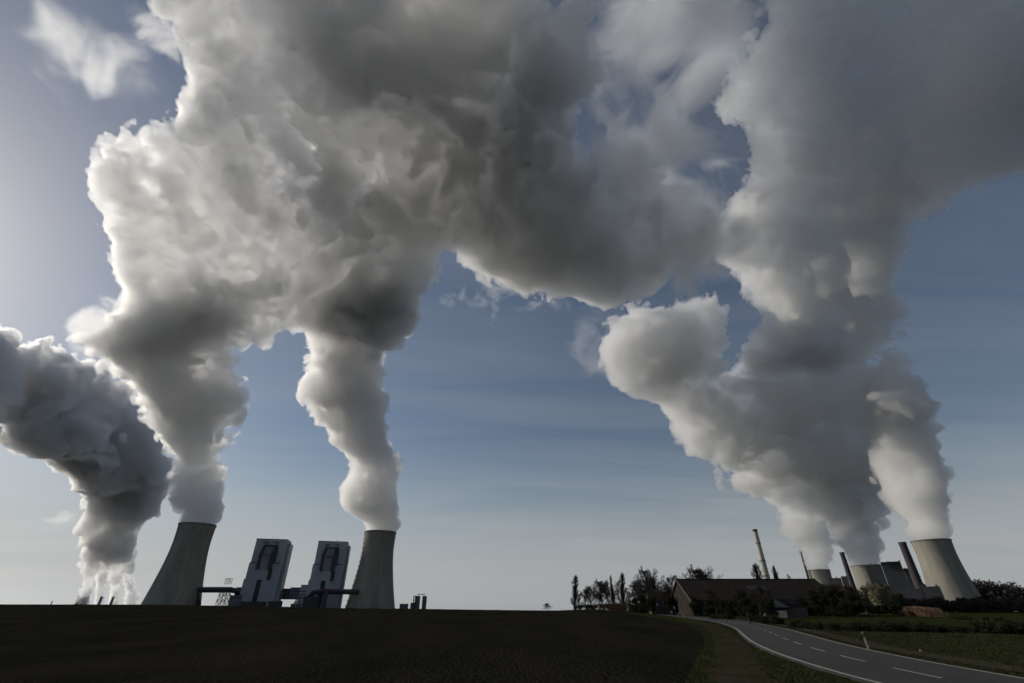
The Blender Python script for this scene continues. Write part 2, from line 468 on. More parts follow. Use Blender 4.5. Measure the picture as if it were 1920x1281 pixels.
road = ribbon('road', road_path, 0, 6.3, 0.055, ASPH, thick=0.10)
_t = ASPH.node_tree; _n = _t.nodes.new('ShaderNodeTexNoise'); _n.inputs['Scale'].default_value = 0.5; _n.inputs['Detail'].default_value = 8; _n.inputs['Distortion'].default_value = 2.5
_r = _t.nodes.new('ShaderNodeMapRange'); _r.inputs['From Min'].default_value = .49; _r.inputs['From Max'].default_value = .51; _r.inputs['To Min'].default_value = 0.8
_m2 = _t.nodes.new('ShaderNodeMixRGB'); _m2.blend_type = 'MULTIPLY'; _m2.inputs[0].default_value = .5; _pb2 = _t.nodes['Principled BSDF']; _s2 = _pb2.inputs['Base Color'].links[0].from_socket
_t.links.new(_n.outputs[0], _r.inputs[0]); _t.links.new(_s2, _m2.inputs[1]); _t.links.new(_r.outputs[0], _m2.inputs[2]); _t.links.new(_m2.outputs[0], _pb2.inputs['Base Color'])
tag(road, 'grey two lane country road curving away to the farm', kind='structure')
for nm, off, w in (('edge_line', -3.0, 0.15), ('edge_line', 3.0, 0.15)):
    ribbon(nm, road_path, off, w, 0.061, PAINT, road)
# dashes: painted length 4 m, gap 8 m near, measured along the centre line
cum = [0]
for a, b in zip(road_path[:-1], road_path[1:]): cum.append(cum[-1] + (b - a).length)
def along(s):
    i = max(0, min(len(cum) - 2, int(np.searchsorted(cum, s)) - 1)); t = (s - cum[i]) / (cum[i + 1] - cum[i])
    return road_path[i].lerp(road_path[i + 1], t)
s0 = min(range(len(road_path)), key=lambda i: (road_path[i] - Vector((16.0, 21.3, 0))).length); s = cum[s0] - 6.3 * 5
for k in range(34):
    pts = [along(s + t) for t in (0, 1, 2, 3, 3.5)]
    if s > 1: ribbon('lane_dash', pts, 0, 0.13, 0.061, PAINT, road)
    s += 6.3
tag(ribbon('dirt_track', catmull([(7.2, -6), (7.6, 8), (8.4, 20.2), (11.4, 28), (17.6, 44.2), (23.9, 62), (30.1, 82), (37, 108), (43, 138)], 8), 0, 2.1, 0.03, DIRT, wob=0.35, seed=3),
    'worn brown earth track beside the ploughed field', kind='structure')
tag(ribbon('footpath', catmull([(20.3, -10), (20.6, 14), (21.3, 23.5), (22.5, 29), (24.4, 36.5), (28.6, 47.9), (34.9, 64.2), (40, 79), (45.5, 97), (52, 124)], 8), 0.6, 1.5, 0.03, PATHM, wob=0.25, seed=4),
    'narrow worn footpath beyond the far verge of the road', kind='structure')
# ------------------------------------------------------------------ power station
CONC = mat('weathered_concrete', (0.27, 0.26, 0.225), (0.17, 0.168, 0.145), 0.05, 0.92, 0.15, 0.5, stretch=(1, 1, .10), detail=10, lo=.4, hi=.68)
CONC_D = mat('stained_rim_concrete', (0.20, 0.195, 0.17), (0.14, 0.135, 0.12), 0.05, 0.92, stretch=(1, 1, .2))
CLAD = mat('pale_metal_cladding', (0.31, 0.345, 0.40), (0.26, 0.29, 0.34), 0.03, 0.5, stretch=(1, 1, .3), spec=0.5)
CLAD_D = mat('dark_metal_cladding', (0.13, 0.145, 0.18), (0.10, 0.11, 0.14), 0.05, 0.6, stretch=(1, 1, .3))
STEEL = mat('dark_painted_steel', (0.055, 0.058, 0.075), (0.08, 0.07, 0.085), 0.2, 0.6)
RECESS = mat('ribbed_recess_panel', (0.23, 0.26, 0.30), (0.19, 0.21, 0.25), 0.08, 0.6, stretch=(1, 1, .2))
OLDBR = mat('old_dark_brickwork', (0.085, 0.075, 0.070), (0.06, 0.055, 0.055), 0.05, 0.9)
OLDCL = mat('old_grey_sheeting', (0.055, 0.06, 0.066), (0.04, 0.046, 0.052), 0.04, 0.8, stretch=(1, 1, .2))

def cooling_tower(hd, px, h, r_top, r_base, label, name='cooling_tower', ladder=False, n=96, group='cooling towers', py=990):
    x, y = pol(px, py, hd); z0 = ground_z(x, y) - 1
    root = empty(name, (x, y, z0)); H = h - z0
    tag(root, label, 'cooling tower', group)
    rt = r_top * 0.965; zt = 0.80                            # throat
    def rad(u):
        if u < zt: k = (zt - u) / zt; return math.sqrt(rt ** 2 + (r_base ** 2 - rt ** 2) * k ** 1.75)
        k = (u - zt) / (1 - zt); return rt + (r_top - rt) * k ** 1.6
    us = [0.05 + 0.95 * i / 48 for i in range(49)]
    prof = [(rad(u), u * H) for u in us]
    inner = [(rad(u) - 1.0, u * H) for u in us[::-1]]
    MB().lathe(prof + inner, n, closed=True).build('shell', CONC, root, smooth=True)
    MB().lathe([(rad(.985) + .15, .985 * H), (r_top + 0.9, .988 * H), (r_top + 0.9, H + .4), (r_top - 1.3, H + .4), (r_top - 1.3, H - 1), (rad(.985) + .15, H - 1)], n, closed=True).build('rim', CONC_D, root, smooth=False)
    b = MB()
    for k in range(36):                                      # raking base columns
        a0 = 2 * math.pi * k / 36; a1 = a0 + math.pi / 36
        for s_ in (-1, 1):
            b.tube([((r_base + 2) * math.cos(a1), (r_base + 2) * math.sin(a1), 0), (rad(.05) * math.cos(a1 + s_ * math.pi / 36), rad(.05) * math.sin(a1 + s_ * math.pi / 36), .052 * H)], 0.7, 6)
    b.build('base_columns', CONC_D, root)
    if ladder:
        b = MB(); a = math.atan2(-y, -x) - R(86)
        pts = [((rad(u) + .9) * math.cos(a) * 1.0, (rad(u) + .9) * math.sin(a), u * H) for u in us]
        b.tube(pts, 0.35, 4)
        for u in us[1::3]:
            r_ = rad(u) + 1.0; b.box(r_ * math.cos(a) - 1, r_ * math.cos(a) + 1, r_ * math.sin(a) - 1, r_ * math.sin(a) + 1, u * H, u * H + 2.2)
        b.build('ladder', STEEL, root)
    return root
T1 = cooling_tower(1370, 369, 173.5, 38.6, 59, 'tall grey cooling tower left of the two white boiler houses, steaming')
T2 = cooling_tower(1325, 715, 174.5, 39.6, 60, 'tall grey cooling tower right of the two white boiler houses, ladder up its flank', ladder=True)
T3 = cooling_tower(1380, 1744, 127, 34.2, 46, 'cooling tower at far right, lit by sun on its left flank', py=1013)
T4 = cooling_tower(2220, 1534.5, 126.5, 37, 52, 'smallest looking cooling tower behind the end of the barn roof', py=1069)
T5 = cooling_tower(2050, 1622, 125, 43, 58, 'wide cooling tower behind the pale tree, beside the dark boiler block', py=1061)

def boiler_house(P, label):
    x, y = P; z0 = ground_z(x, y)
    root = empty('boiler_house', (x, y, 0), R(15)); tag(root, label, 'boiler house', 'twin boiler houses')
    b = MB()
    W, D = 72.0, 62.0
    b.box(0, W, 0, D, 99.5, 152.5); b.box(-2.5, W, -0.6, D, 64.2, 99.5); b.box(-5, W, -1.2, D, z0 - 2, 64.2)
    b.build('main_block', CLAD, root)
    MB().box(W + .003, W + 7, 16, D - 2, z0 - 2, 146).build('stair_shaft', CLAD, root)
    MB().box(-.8, W + .8, -.8, D + .8, 152.503, 153.9).build('roof_parapet', CLAD_D, root)
    # recessed bay with its frames and ducts on the front
    MB().box(22, 50.5, -1.9, -1.203, 84.3, 138).build('recess_panel', RECESS, root)
    b = MB()
    b.tube([(18.5, -4, 84.4), (18.5, -4, 120), (22.5, -4, 136), (24, -4, 139)], 3.2, 10)
    b.build('flue_duct', STEEL, root)
    b = MB()
    b.tube([(47, -4, 84), (46.5, -4, 120), (49.5, -4, 138)], 4.6, 10)
    b.build('flue_duct', STEEL, root)
    MB().tube([(54, -4, 99.4), (54.5, -4, 125), (51.5, -4, 139)], 1.5, 8).build('flue_duct', STEEL, root)
    for bx_ in ((22, 53, -5.2, -2.1, 137, 139.6), (23, 46, -4.4, -2.1, 116, 117.2), (17.5, 30, -3.4, -.9, 144.8, 146.2), (42, 55, -3.4, -.9, 144.8, 146.2), (25, 26, -3.8, -2.9, 139.6, 144.8), (48, 49, -3.8, -2.9, 139.6, 144.8)):
        MB().box(*bx_).build('duct_frame', STEEL, root)
    MB().box(45, 53.5, -3.6, -1.203, 62, 84.2).build('dark_shaft', OLDBR, root)
    MB().box(25, 34.5, -3.3, -1.203, z0, 62.4).build('lift_shaft', OLDCL, root)
    for x0_, x1_ in ((.2, 12.5), (53.5, 67)): MB().box(x0_, x1_, -2.2, -.603, 98.6, 100.4).build('gallery', STEEL, root)
    for x0_, y0_, z1_, r0_ in ((44, 20, 161, .5), (12, 40, 157, .3)): MB().tube([(x0_, y0_, 153), (x0_, y0_, z1_)], r0_, 6).build('vent_pipe', STEEL, root)
    return root, z0
B1, zb = boiler_house((-639.5, 1234.2), 'white stepped boiler house next to the left cooling tower')
B2, zb = boiler_house((-501.4, 1280.3), 'white stepped boiler house between its twin and the right cooling tower')
for P_, x0, x1, z1, lab, mm, d0 in (((-639.5, 1234.2), -18.4, -5.2, 45.3, 'low annexe on the left side of the left boiler house', CLAD_D, 8), ((-501.4, 1280.3), -21, -5.2, 52.4, 'stepped grey annexe touching the right boiler house', CLAD, 8),
                                 ((-501.4, 1280.3), -45, -21.1, 46.6, 'middle dark link building between the boiler houses', CLAD_D, 12), ((-501.4, 1280.3), -62, -45.1, 44, 'dark link building against the left boiler house', OLDCL, 14)):
    r_ = empty('link_building', (P_[0], P_[1], 0), R(15)); tag(r_, lab, 'building')
    b = MB(); b.box(x0, x1, d0, d0 + 40, (ground_z(*P_) - 2) if z1 > 47 or x0 > -20 else 22, z1); b.build('wall', mm, r_)
    MB().box(x0 - .4, x1 + .4, d0 - .4, d0 + 40.4, z1 + .003, z1 + .9).build('roof_edge', STEEL, r_)
    b = MB()
    for k in range(3): b.box(x0 + 1, x1 - 1, d0 - .25, d0 - .003, 24 + k * 7, 26 + k * 7)
    b.build('window_band', STEEL, r_)
def loc15(P, x, y, z):
    c, s_ = math.cos(R(15)), math.sin(R(15)); return (P[0] + x * c - y * s_, P[1] + x * s_ + y * c, z)
PB1, PB2 = (-639.5, 1234.2), (-501.4, 1280.3)
# flue gas ducts from the boiler houses into the cooling towers
def duct(pts, r, lab, px0):
    root = empty('flue_pipe', pts[0]); tag(root, lab, 'duct', 'flue pipes into the cooling towers')
    P = [tuple(Vector(p) - Vector(pts[0])) for p in pts]
    MB().tube(P, r, 16).build('pipe', STEEL, root, smooth=True)
    b = MB(); n = 12
    a, c = Vector(P[1]), Vector(P[2])
    for k in range(n):
        q = a.lerp(c, (k + .5) / n); d = (c - a).normalized(); b.tube([q - d * .5, q + d * .5], r + .5, 16)
    b.build('pipe_flange', OLDCL, root)
    return root
t1 = T1.location; t2 = T2.location
def twd(px, py, hd):
    a, b_ = pol(px, py, hd); return (a, b_, elev(px, py, hd))
duct([twd(371, 1136, 1316), twd(371, 1106, 1316), twd(432, 1106, 1338), loc15(PB1, -14, -6, 38), loc15(PB1, -8, 4, 30)][0:5], 5.6, 'dark pipe running from the left cooling tower to the left boiler house', 371)
duct([twd(673, 1110, 1275), twd(664, 1110, 1272), twd(604, 1109, 1305), loc15(PB2, 12, -14, 36), loc15(PB2, 2, -8, 22)], 5.4, 'dark pipe running across the right boiler house into the right cooling tower', 604)
def lattice(root, x, y, z0, z1, w, w1, name='lattice_frame', r=.35, n=5):
    b = MB(); zs = [z0 + (z1 - z0) * i / n for i in range(n + 1)]; wz = lambda z: (w + (w1 - w) * (z - z0) / (z1 - z0)) / 2
    C4 = [(-1, -1), (1, -1), (1, 1), (-1, 1)]
    for c in C4: b.tube([(x + c[0] * wz(z), y + c[1] * wz(z), z) for z in zs], r * 1.4, 4)
    for i in range(n):
        for k in range(4):
            c, d = C4[k], C4[(k + 1) % 4]; za, zb_ = zs[i], zs[i + 1]
            b.tube([(x + c[0] * wz(za), y + c[1] * wz(za), za), (x + d[0] * wz(zb_), y + d[1] * wz(zb_), zb_)], r, 4)
            b.tube([(x + d[0] * wz(za), y + d[1] * wz(za), za), (x + c[0] * wz(zb_), y + c[1] * wz(zb_), zb_)], r, 4)
            b.tube([(x + c[0] * wz(zb_), y + c[1] * wz(zb_), zb_), (x + d[0] * wz(zb_), y + d[1] * wz(zb_), zb_)], r, 4)
    return b.build(name, STEEL, root)
q = twd(420, 1120, 1330); root = empty('lattice_tower', (q[0], q[1], 0)); tag(root, 'steel lattice support under the pipe beside the left boiler house', 'lattice tower')
lattice(root, 0, 0, ground_z(q[0], q[1]) - 1, 40, 20, 15, r=.5, n=4); lattice(root, 0, 0, 49, 61, 10, 10, 'top_frame', r=.25, n=1)
# low plant rooms along the foot of the station
for (px0, px1, ytop, hd, mm, lab) in ((428, 452, 1117, 1300, CLAD_D, 'low dark filter house under the left pipe'), (452, 500, 1129, 1290, OLDCL, 'low shed at the foot of the left boiler house'), (503, 530, 1128, 1285, OLDCL, 'low shed right of the left boiler house foot'),
                                     (568, 596, 1119, 1262, OLDCL, 'squat hall under the bend of the right pipe'), (546, 566, 1133, 1270, CLAD_D, 'tiny hall below the slanting conveyors'), (604, 612, 1106, 1268, STEEL, 'narrow dark tower standing before the right boiler house'),
                                     (750, 766, 1133, 1230, CLAD_D, 'low flat box building right of the right cooling tower'), (770, 778, 1131, 1236, CLAD_D, 'small block touching the left silo'), (655, 660, 1106, 1335, CLAD, 'thin white shaft left of the right cooling tower')):
    x0, y0 = pol(px0, 1130, hd); x1, y1 = pol(px1, 1130, hd); w = math.hypot(x1 - x0, y1 - y0); r_ = empty('plant_building', (x0, y0, 0), math.atan2(y1 - y0, x1 - x0))
    tag(r_, lab, 'building'); z1 = elev((px0 + px1) / 2, ytop, hd); zg = ground_z(x0, y0) - 2
    MB().box(0, w, 0, 18, zg, z1).build('wall', mm, r_); MB().box(-.4, w + .4, -.4, 18.4, z1 + .003, z1 + .8).build('roof_edge', STEEL, r_)
    b = MB(); b.box(w * .12, w * .88, -.3, -.003, z1 - 4.5, z1 - 3); b.build('window_band', STEEL, r_)
# slanting conveyor bridges
for i, (pa, pb) in enumerate((((549, 1136), (560, 1118)), ((553, 1136), (565, 1115)))):
    a = twd(*pa, 1278); c = twd(*pb, 1290 + 0); r_ = empty('conveyor_bridge', a); tag(r_, ('lower' if i == 0 else 'upper') + ' of two slanting conveyor bridges between the boiler houses', 'conveyor', 'slanting conveyors')
    d = Vector(c) - Vector(a); MB().tube([(0, 0, 0), tuple(d)], 1.9, 4).build('gallery', CLAD_D, r_)
    MB().tube([tuple(d * .6), (d.x * .6, d.y * .6, -20)], .6, 5).build('trestle', STEEL, r_); MB().tube([tuple(d * .95), (d.x * .95 + 3, d.y * .95, -10)], .6, 5).build('trestle', STEEL, r_)
# twin silos
for i, pxc in enumerate((783.0, 795.5)):
    x, y = pol(pxc, 1130, 1240); zg = ground_z(x, y) - 1; r_ = empty('silo', (x, y, zg)); tag(r_, ('left' if i == 0 else 'right') + ' one of the twin dark silos right of the cooling tower', 'silo', 'twin silos')
    H = elev(790, 1117.5, 1240) - zg
    MB().lathe([(0, 0), (5.1, 0), (5.1, H - 1), (4.2, H), (0, H)], 24).build('tank', CLAD_D, r_); 
    for k in range(5): MB().lathe([(5.103, H * k / 5 + 2), (5.35, H * k / 5 + 2), (5.35, H * k / 5 + 2.5), (5.103, H * k / 5 + 2.5)], 24, closed=True).build('hoop', STEEL, r_)
x, y = pol(789, 1130, 1240); r_ = empty('silo_gantry', (x, y, 0), R(10)); tag(r_, 'thin gantry beam spanning the tops of the twin silos', 'gantry'); zt = elev(790, 1114.2, 1240)
b = MB().box(-9.5, 9, -1, 1, zt - 1, zt + .4)
for xx in (-8, -5, 5, 8): b.box(xx - .2, xx + .2, -.2, .2, zt - 5, zt - 1)
b.build('beam', STEEL, r_)
x, y = pol(776.5, 1130, 1236); r_ = empty('stair_tower', (x, y, 0)); tag(r_, 'open steel stair tower on the left of the twin silos', 'stair tower'); lattice(r_, 0, 0, ground_z(x, y), elev(776, 1117, 1236), 4.5, 4.5, 'stair_frame', .22, 5)

# chimneys
PALEC = mat('pale_chimney_concrete', (0.42, 0.41, 0.34), (0.34, 0.33, 0.28), 0.04, 0.9, stretch=(1, 1, .3))
DARKC = mat('dark_chimney_brick', (0.075, 0.065, 0.065), (0.05, 0.045, 0.05), 0.05, 0.9)
def chimney(px, hd, ytop, r1, r0, m, label, bands=(), cap=1.0, flare=0):
    x, y = pol(px, ytop, hd); zg = ground_z(x, y) - 2; r_ = empty('chimney', (x, y, zg)); tag(r_, label, 'chimney', 'power station chimneys')
    H = elev(px, ytop, hd) - zg
    MB().lathe([(0, 0), (r0, 0), (r1, H), (r1 - 1, H), (r1 - 1, H - 4), (0, H - 4)], 28).build('shaft', m, r_, smooth=False)
    for u in bands:
        rr = r0 + (r1 - r0) * u; MB().lathe([(rr, u * H), (rr + .9, u * H), (rr + .9, u * H + 1.8), (rr, u * H + 1.8)], 28, closed=True).build('platform', STEEL, r_)
    if flare: MB().lathe([(r1, H - 9), (r1 + flare, H - 1.5), (r1 + flare, H + .5), (r1 - .6, H + .5), (r1, H - 2)], 28, closed=True).build('crown_gallery', STEEL, r_)
    else: MB().lathe([(r1, H - 5), (r1 + .6, H - 5), (r1 + .6, H + .3), (r1, H + .3)], 28, closed=True).build('cap_ring', OLDBR, r_)
    return r_
chimney(1415, 1300, 993, 4.6, 8.0, PALEC, 'pale concrete chimney rising alone behind the barn roof', (.2, .42, .60, .82))
chimney(1691, 1300, 1017, 6.4, 8.2, DARKC, 'thick dark chimney just left of the sunlit cooling tower', (.5,))
chimney(1578, 1900, 1036, 6.2, 9.0, DARKC, 'dark chimney between the two smaller cooling towers', (.6,))
chimney(1501, 2200, 1034, 2.6, 6.0, DARKC, 'thin dark chimney with a flared top at the end of the barn roof', (.45,), flare=4)
# old boiler blocks on the right
def block(px, hd, parts, m, label, depth=40):
    x, y = pol(px, 1080, hd); az = math.atan2(x, y); r_ = empty('turbine_hall', (x, y, 0), -az); tag(r_, label, 'industrial hall')
    zg = ground_z(x, y) - 3
    rr = random.Random(int(px))
    for i, (p0, p1, yt) in enumerate(parts):
        k = hd / 853.33 * 0.80
        x0, x1 = (p0 - px) * k, (p1 - px) * k; z1 = elev((p0 + p1) / 2, yt, hd)
        MB().box(x0, x1, i * .3, depth + i, zg, z1).build('hall_block', m, r_)
        MB().box(x0 + (x1 - x0) * .1, x1 - (x1 - x0) * .1, i * .3 - .4, i * .3 - .003, z1 - 16, z1 - 13).build('window_band', STEEL, r_)
        for c in range(2):
            xx = x0 + rr.random() * (x1 - x0 - 5) * .5 + c * (x1 - x0) * .5; MB().box(xx, xx + 3, 5, 8, z1 + .003, z1 + 2 + 3 * rr.random()).build('roof_vent', OLDCL, r_)
    return r_
block(1670, 1950, ((1640, 1662, 1058), (1662.5, 1690, 1053), (1690.5, 1698, 1066), (1698.5, 1706, 1080), (1706.5, 1716, 1096)), OLDCL, 'dark stepped boiler block right of the wide cooling tower')
block(1712, 1250, ((1684, 1716, 1104), (1716.5, 1740, 1100)), OLDCL, 'low dark hall at the foot of the thick chimney', 50)
block(1570, 2100, ((1556, 1574, 1084), (1574.5, 1586, 1081)), OLDBR, 'small dark hall between the two smaller cooling towers')
# far power station on the left skyline
HAZEC = mat('far_haze_grey_concrete', (0.30, 0.30, 0.31), (0.26, 0.26, 0.27), 0.01, 0.95)  # distance haze mixed into the concrete colour of the far chimneys
FT = cooling_tower(5500, 157, elev(157, 1118.5, 5500), 38, 52, 'tiny distant cooling tower on the left skyline, left of two far chimneys', group='far station cooling towers', n=40, py=1119)
chimney(191, 5450, 1119, 9, 13, HAZEC, 'far slim chimney on the skyline, left one of a pair')
chimney(213, 5450, 1119, 9, 13, HAZEC, 'far slim chimney on the skyline, right one of a pair')
x, y = pol(97, 1130, 4000); r_ = empty('mast', (x, y, ground_z(x, y))); tag(r_, 'hair thin distant mast on the far left skyline', 'mast'); lattice(r_, 0, 0, 0, elev(97, 1127, 4000) - ground_z(x, y), 9, 2, 'mast_frame', .6, 6)
# ------------------------------------------------------------------ trees
BARK = mat('bare_winter_bark', (0.050, 0.044, 0.036), (0.034, 0.030, 0.024), 1.5, 0.95)
BARK_W = mat('warm_brown_twigs', (0.065, 0.050, 0.038), (0.045, 0.036, 0.028), 1.5, 0.95)
CONIF = mat('dark_conifer_needles', (0.016, 0.024, 0.012), (0.026, 0.034, 0.016), 1.0, 0.9)
SHRUB = mat('dark_evergreen_leaves', (0.014, 0.020, 0.010), (0.026, 0.030, 0.014), 1.2, 0.9)
PALELF = mat('pale_sunlit_shrub', (0.20, 0.185, 0.11), (0.13, 0.125, 0.075), 1.5, 0.9)  # pale yellowish foliage, the sunlight on it put into the colour
REEDM = mat('dry_orange_reed', (0.17, 0.10, 0.068), (0.12, 0.08, 0.056), 1.5, 0.95)

def twig_tree(name, seed, H, spread, trunk_r, levels=4, lean_up=0.3, first=0.18, kids=(22, 9, 6, 4), rmin=0.008, ang0=60, kl=(0.55, 0.5, 0.5)):
    """bare branching tree: returns (trunk mesh, crown mesh) of height H"""
    rs = random.Random(seed); TV, TF, CV, CF = [], [], [], []
    def seg(V_, F_, p, q, r0, r1, n):
        d = (q - p); L = d.length
        if L < 1e-5: return
        d /= L; a = d.cross(Vector((0, 0, 1)) if abs(d.z) < 0.92 else Vector((1, 0, 0))).normalized(); b = d.cross(a); base = len(V_)
        for c, r in ((p, r0), (q, r1)):
            for k in range(n):
                t = 2 * math.pi * k / n; V_.append(tuple(c + (a * math.cos(t) + b * math.sin(t)) * r))
        for k in range(n): F_.append((base + k, base + (k + 1) % n, base + n + (k + 1) % n, base + n + k))
    def grow(p, d, L, r, lev):
        n = 6 if lev == 0 else (4 if lev == 1 else 3); steps = (7, 6, 4, 3, 2)[lev]
        V_, F_ = (TV, TF) if lev == 0 else (CV, CF); pts = [p.copy()]; dirs = [d.copy()]
        for i in range(steps):
            wob = (.05, .14, .18, .22, .25)[lev]
            d = (d + Vector((rs.gauss(0, wob), rs.gauss(0, wob), rs.gauss(0, wob) + lean_up * .35 * (lev > 0)))).normalized()
            q = p + d * (L / steps); t0, t1 = i / steps, (i + 1) / steps
            seg(V_, F_, p, q, max(rmin, r * (1 - .8 * t0)), max(rmin, r * (1 - .8 * t1)), n); p = q; pts.append(p.copy()); dirs.append(d.copy())
        if lev >= levels: return
        for k in range(kids[lev]):
            u = (first + (1 - first) * (k + rs.random()) / kids[0]) if lev == 0 else 0.18 + 0.82 * (k + rs.random()) / kids[lev]
            x = min(u, .999) * (len(pts) - 1); i = int(x); q = pts[i].lerp(pts[i + 1], x - i); dd = dirs[i + 1]
            a = k * 2.4 + rs.uniform(-.5, .5); side = Vector((math.cos(a), math.sin(a), 0))
            if lev: side = Vector((rs.gauss(0, 1), rs.gauss(0, 1), rs.gauss(0, 1)))
            side = (side - dd * side.dot(dd)).normalized()
            if lev == 0:
                v_ = (u - first) / (1 - first); ang = R(ang0 * (1 - .62 * v_) * rs.uniform(.8, 1.1)); nl = spread * (1.0 - .55 * v_ ** 1.6) * rs.uniform(.75, 1.15)
            else: ang = R(rs.uniform(25, 55)) * (1 - lean_up * .5); nl = L * kl[lev - 1] * (1.15 - .5 * u) * rs.uniform(.6, 1.2)
            grow(q, (dd * math.cos(ang) + side * math.sin(ang)).normalized(), nl, max(rmin, r * .5 * (1 - .55 * u)), lev + 1)
    grow(Vector((0, 0, -0.5)), Vector((0, 0, 1)), H * 0.80, trunk_r, 0)
    zmax = max(v[2] for v in CV); k = H / zmax; out = []
    for nm, V_, F_ in (('trunk', TV, TF), ('crown', CV, CF)):
        me = bpy.data.meshes.new(name + '_' + nm); me.from_pydata([(x * k, y * k, z * k) for x, y, z in V_], [], F_); out.append(me)
    return out
def leaf_blob(name, seed, lumps, n, size, twigs=0):
    """foliage: many small leaf quads through lumps (x,y,z,rx,rz)"""
    rs = np.random.RandomState(seed); V_ = []
    w = np.array([l[3] ** 2 * l[4] for l in lumps]); w = w / w.sum()
    pick = rs.choice(len(lumps), n, p=w); L = np.array(lumps)[pick]
    v = rs.normal(size=(n, 3)); v /= np.linalg.norm(v, axis=1)[:, None]
    rad = (0.35 + 0.65 * rs.rand(n) ** 0.5) * (1 + 0.18 * rs.normal(size=n)); c = L[:, :3] + v * rad[:, None] * np.stack([L[:, 3], L[:, 3], L[:, 4]], 1)
    c[:, 2] = np.maximum(c[:, 2], 0.02)
    a = rs.normal(size=(n, 3)); a /= np.linalg.norm(a, axis=1)[:, None]; b = np.cross(a, rs.normal(size=(n, 3))); b /= np.linalg.norm(b, axis=1)[:, None]
    s = size * (0.5 + rs.rand(n))[:, None]
    P = np.stack([c - a * s, c + b * s * .5, c + a * s, c - b * s * .5], 1).reshape(-1, 3)
    me = bpy.data.meshes.new(name); me.vertices.add(len(P)); me.vertices.foreach_set('co', P.astype(np.float32).ravel())
    q = np.arange(len(P), dtype=np.int32); me.loops.add(len(P)); me.loops.foreach_set('vertex_index', q)
    me.polygons.add(n); me.polygons.foreach_set('loop_start', np.arange(0, len(P), 4, dtype=np.int32)); me.update(); me.validate()
    return me
# tree kinds, all 10 m high before scaling
DEC = [twig_tree('broad_tree', 11 + i, 10, sp, 0.24, 4, .25, .2, (22, 10, 8, 6), .0105, 66) for i, sp in enumerate((4.6, 3.8, 5.0))]
DECL = [twig_tree('loose_tree', 31 + i, 10, sp, 0.16, 4, .35, .25, (14, 9, 7, 5), .0095, 52) for i, sp in enumerate((4.0, 4.4))]
POP = [twig_tree('poplar', 51 + i, 10, sp, 0.16, 3, .8, .05, (50, 10, 7, 3), .011, 27, (.45, .5, .5)) for i, sp in enumerate((2.6, 2.1, 1.8))]
def cone_conifer(name, seed, w):
    rs = random.Random(seed); lumps = []
    for i in range(16):
        z = 0.9 + 8.7 * i / 16; r = w * (1 - z / 10.3) + .1
        for k in range(6):
            a = rs.random() * 6.28; lumps.append((r * .55 * math.cos(a), r * .55 * math.sin(a), z, r * .55, .35))
    return leaf_blob(name, seed, lumps, 5200, .17)
CON = [cone_conifer('conifer_foliage', 71, 1.9), cone_conifer('conifer_foliage', 72, 2.6)]
def shrub_mesh(seed, w, h, n=4500, size=.10, k=14):
    rs = random.Random(seed)
    return leaf_blob('shrub_foliage', seed, [(rs.uniform(-w, w) * .75, rs.uniform(-w, w) * .5, rs.uniform(.2, .6) * h, w * rs.uniform(.25, .45), h * rs.uniform(.25, .45)) for _ in range(k)], n, size)
SH = [shrub_mesh(81, 2.2, 2.0), shrub_mesh(82, 2.8, 1.8), shrub_mesh(83, 1.6, 2.2)]
BIGEV = [leaf_blob('evergreen_foliage', 90 + s, [(random.Random(s * 50 + i).uniform(-2.6, 2.6), random.Random(s * 70 + i).uniform(-2, 2), random.Random(s * 90 + i).uniform(1.4, 8.3), random.Random(s + i).uniform(.9, 1.7), random.Random(s * 3 + i).uniform(.9, 1.5)) for i in range(20)], 14000, .17) for s in (1, 2)]
trunk_simple = MB().tube([(0, 0, -.4), (.05, 0, 3), (0, .05, 7)], [.2, .15, .07], 6)
ts_me = bpy.data.meshes.new('simple_trunk'); ts_me.from_pydata(trunk_simple.v, [], trunk_simple.f)
stem = MB()
for k in range(5):
    stem.tube([(0, 0, -.2), (.5 * math.cos(k * 1.3), .3 * math.sin(k * 1.3), .9)], [.05, .02], 4)
st_me = bpy.data.meshes.new('shrub_stems'); st_me.from_pydata(stem.v, [], stem.f)

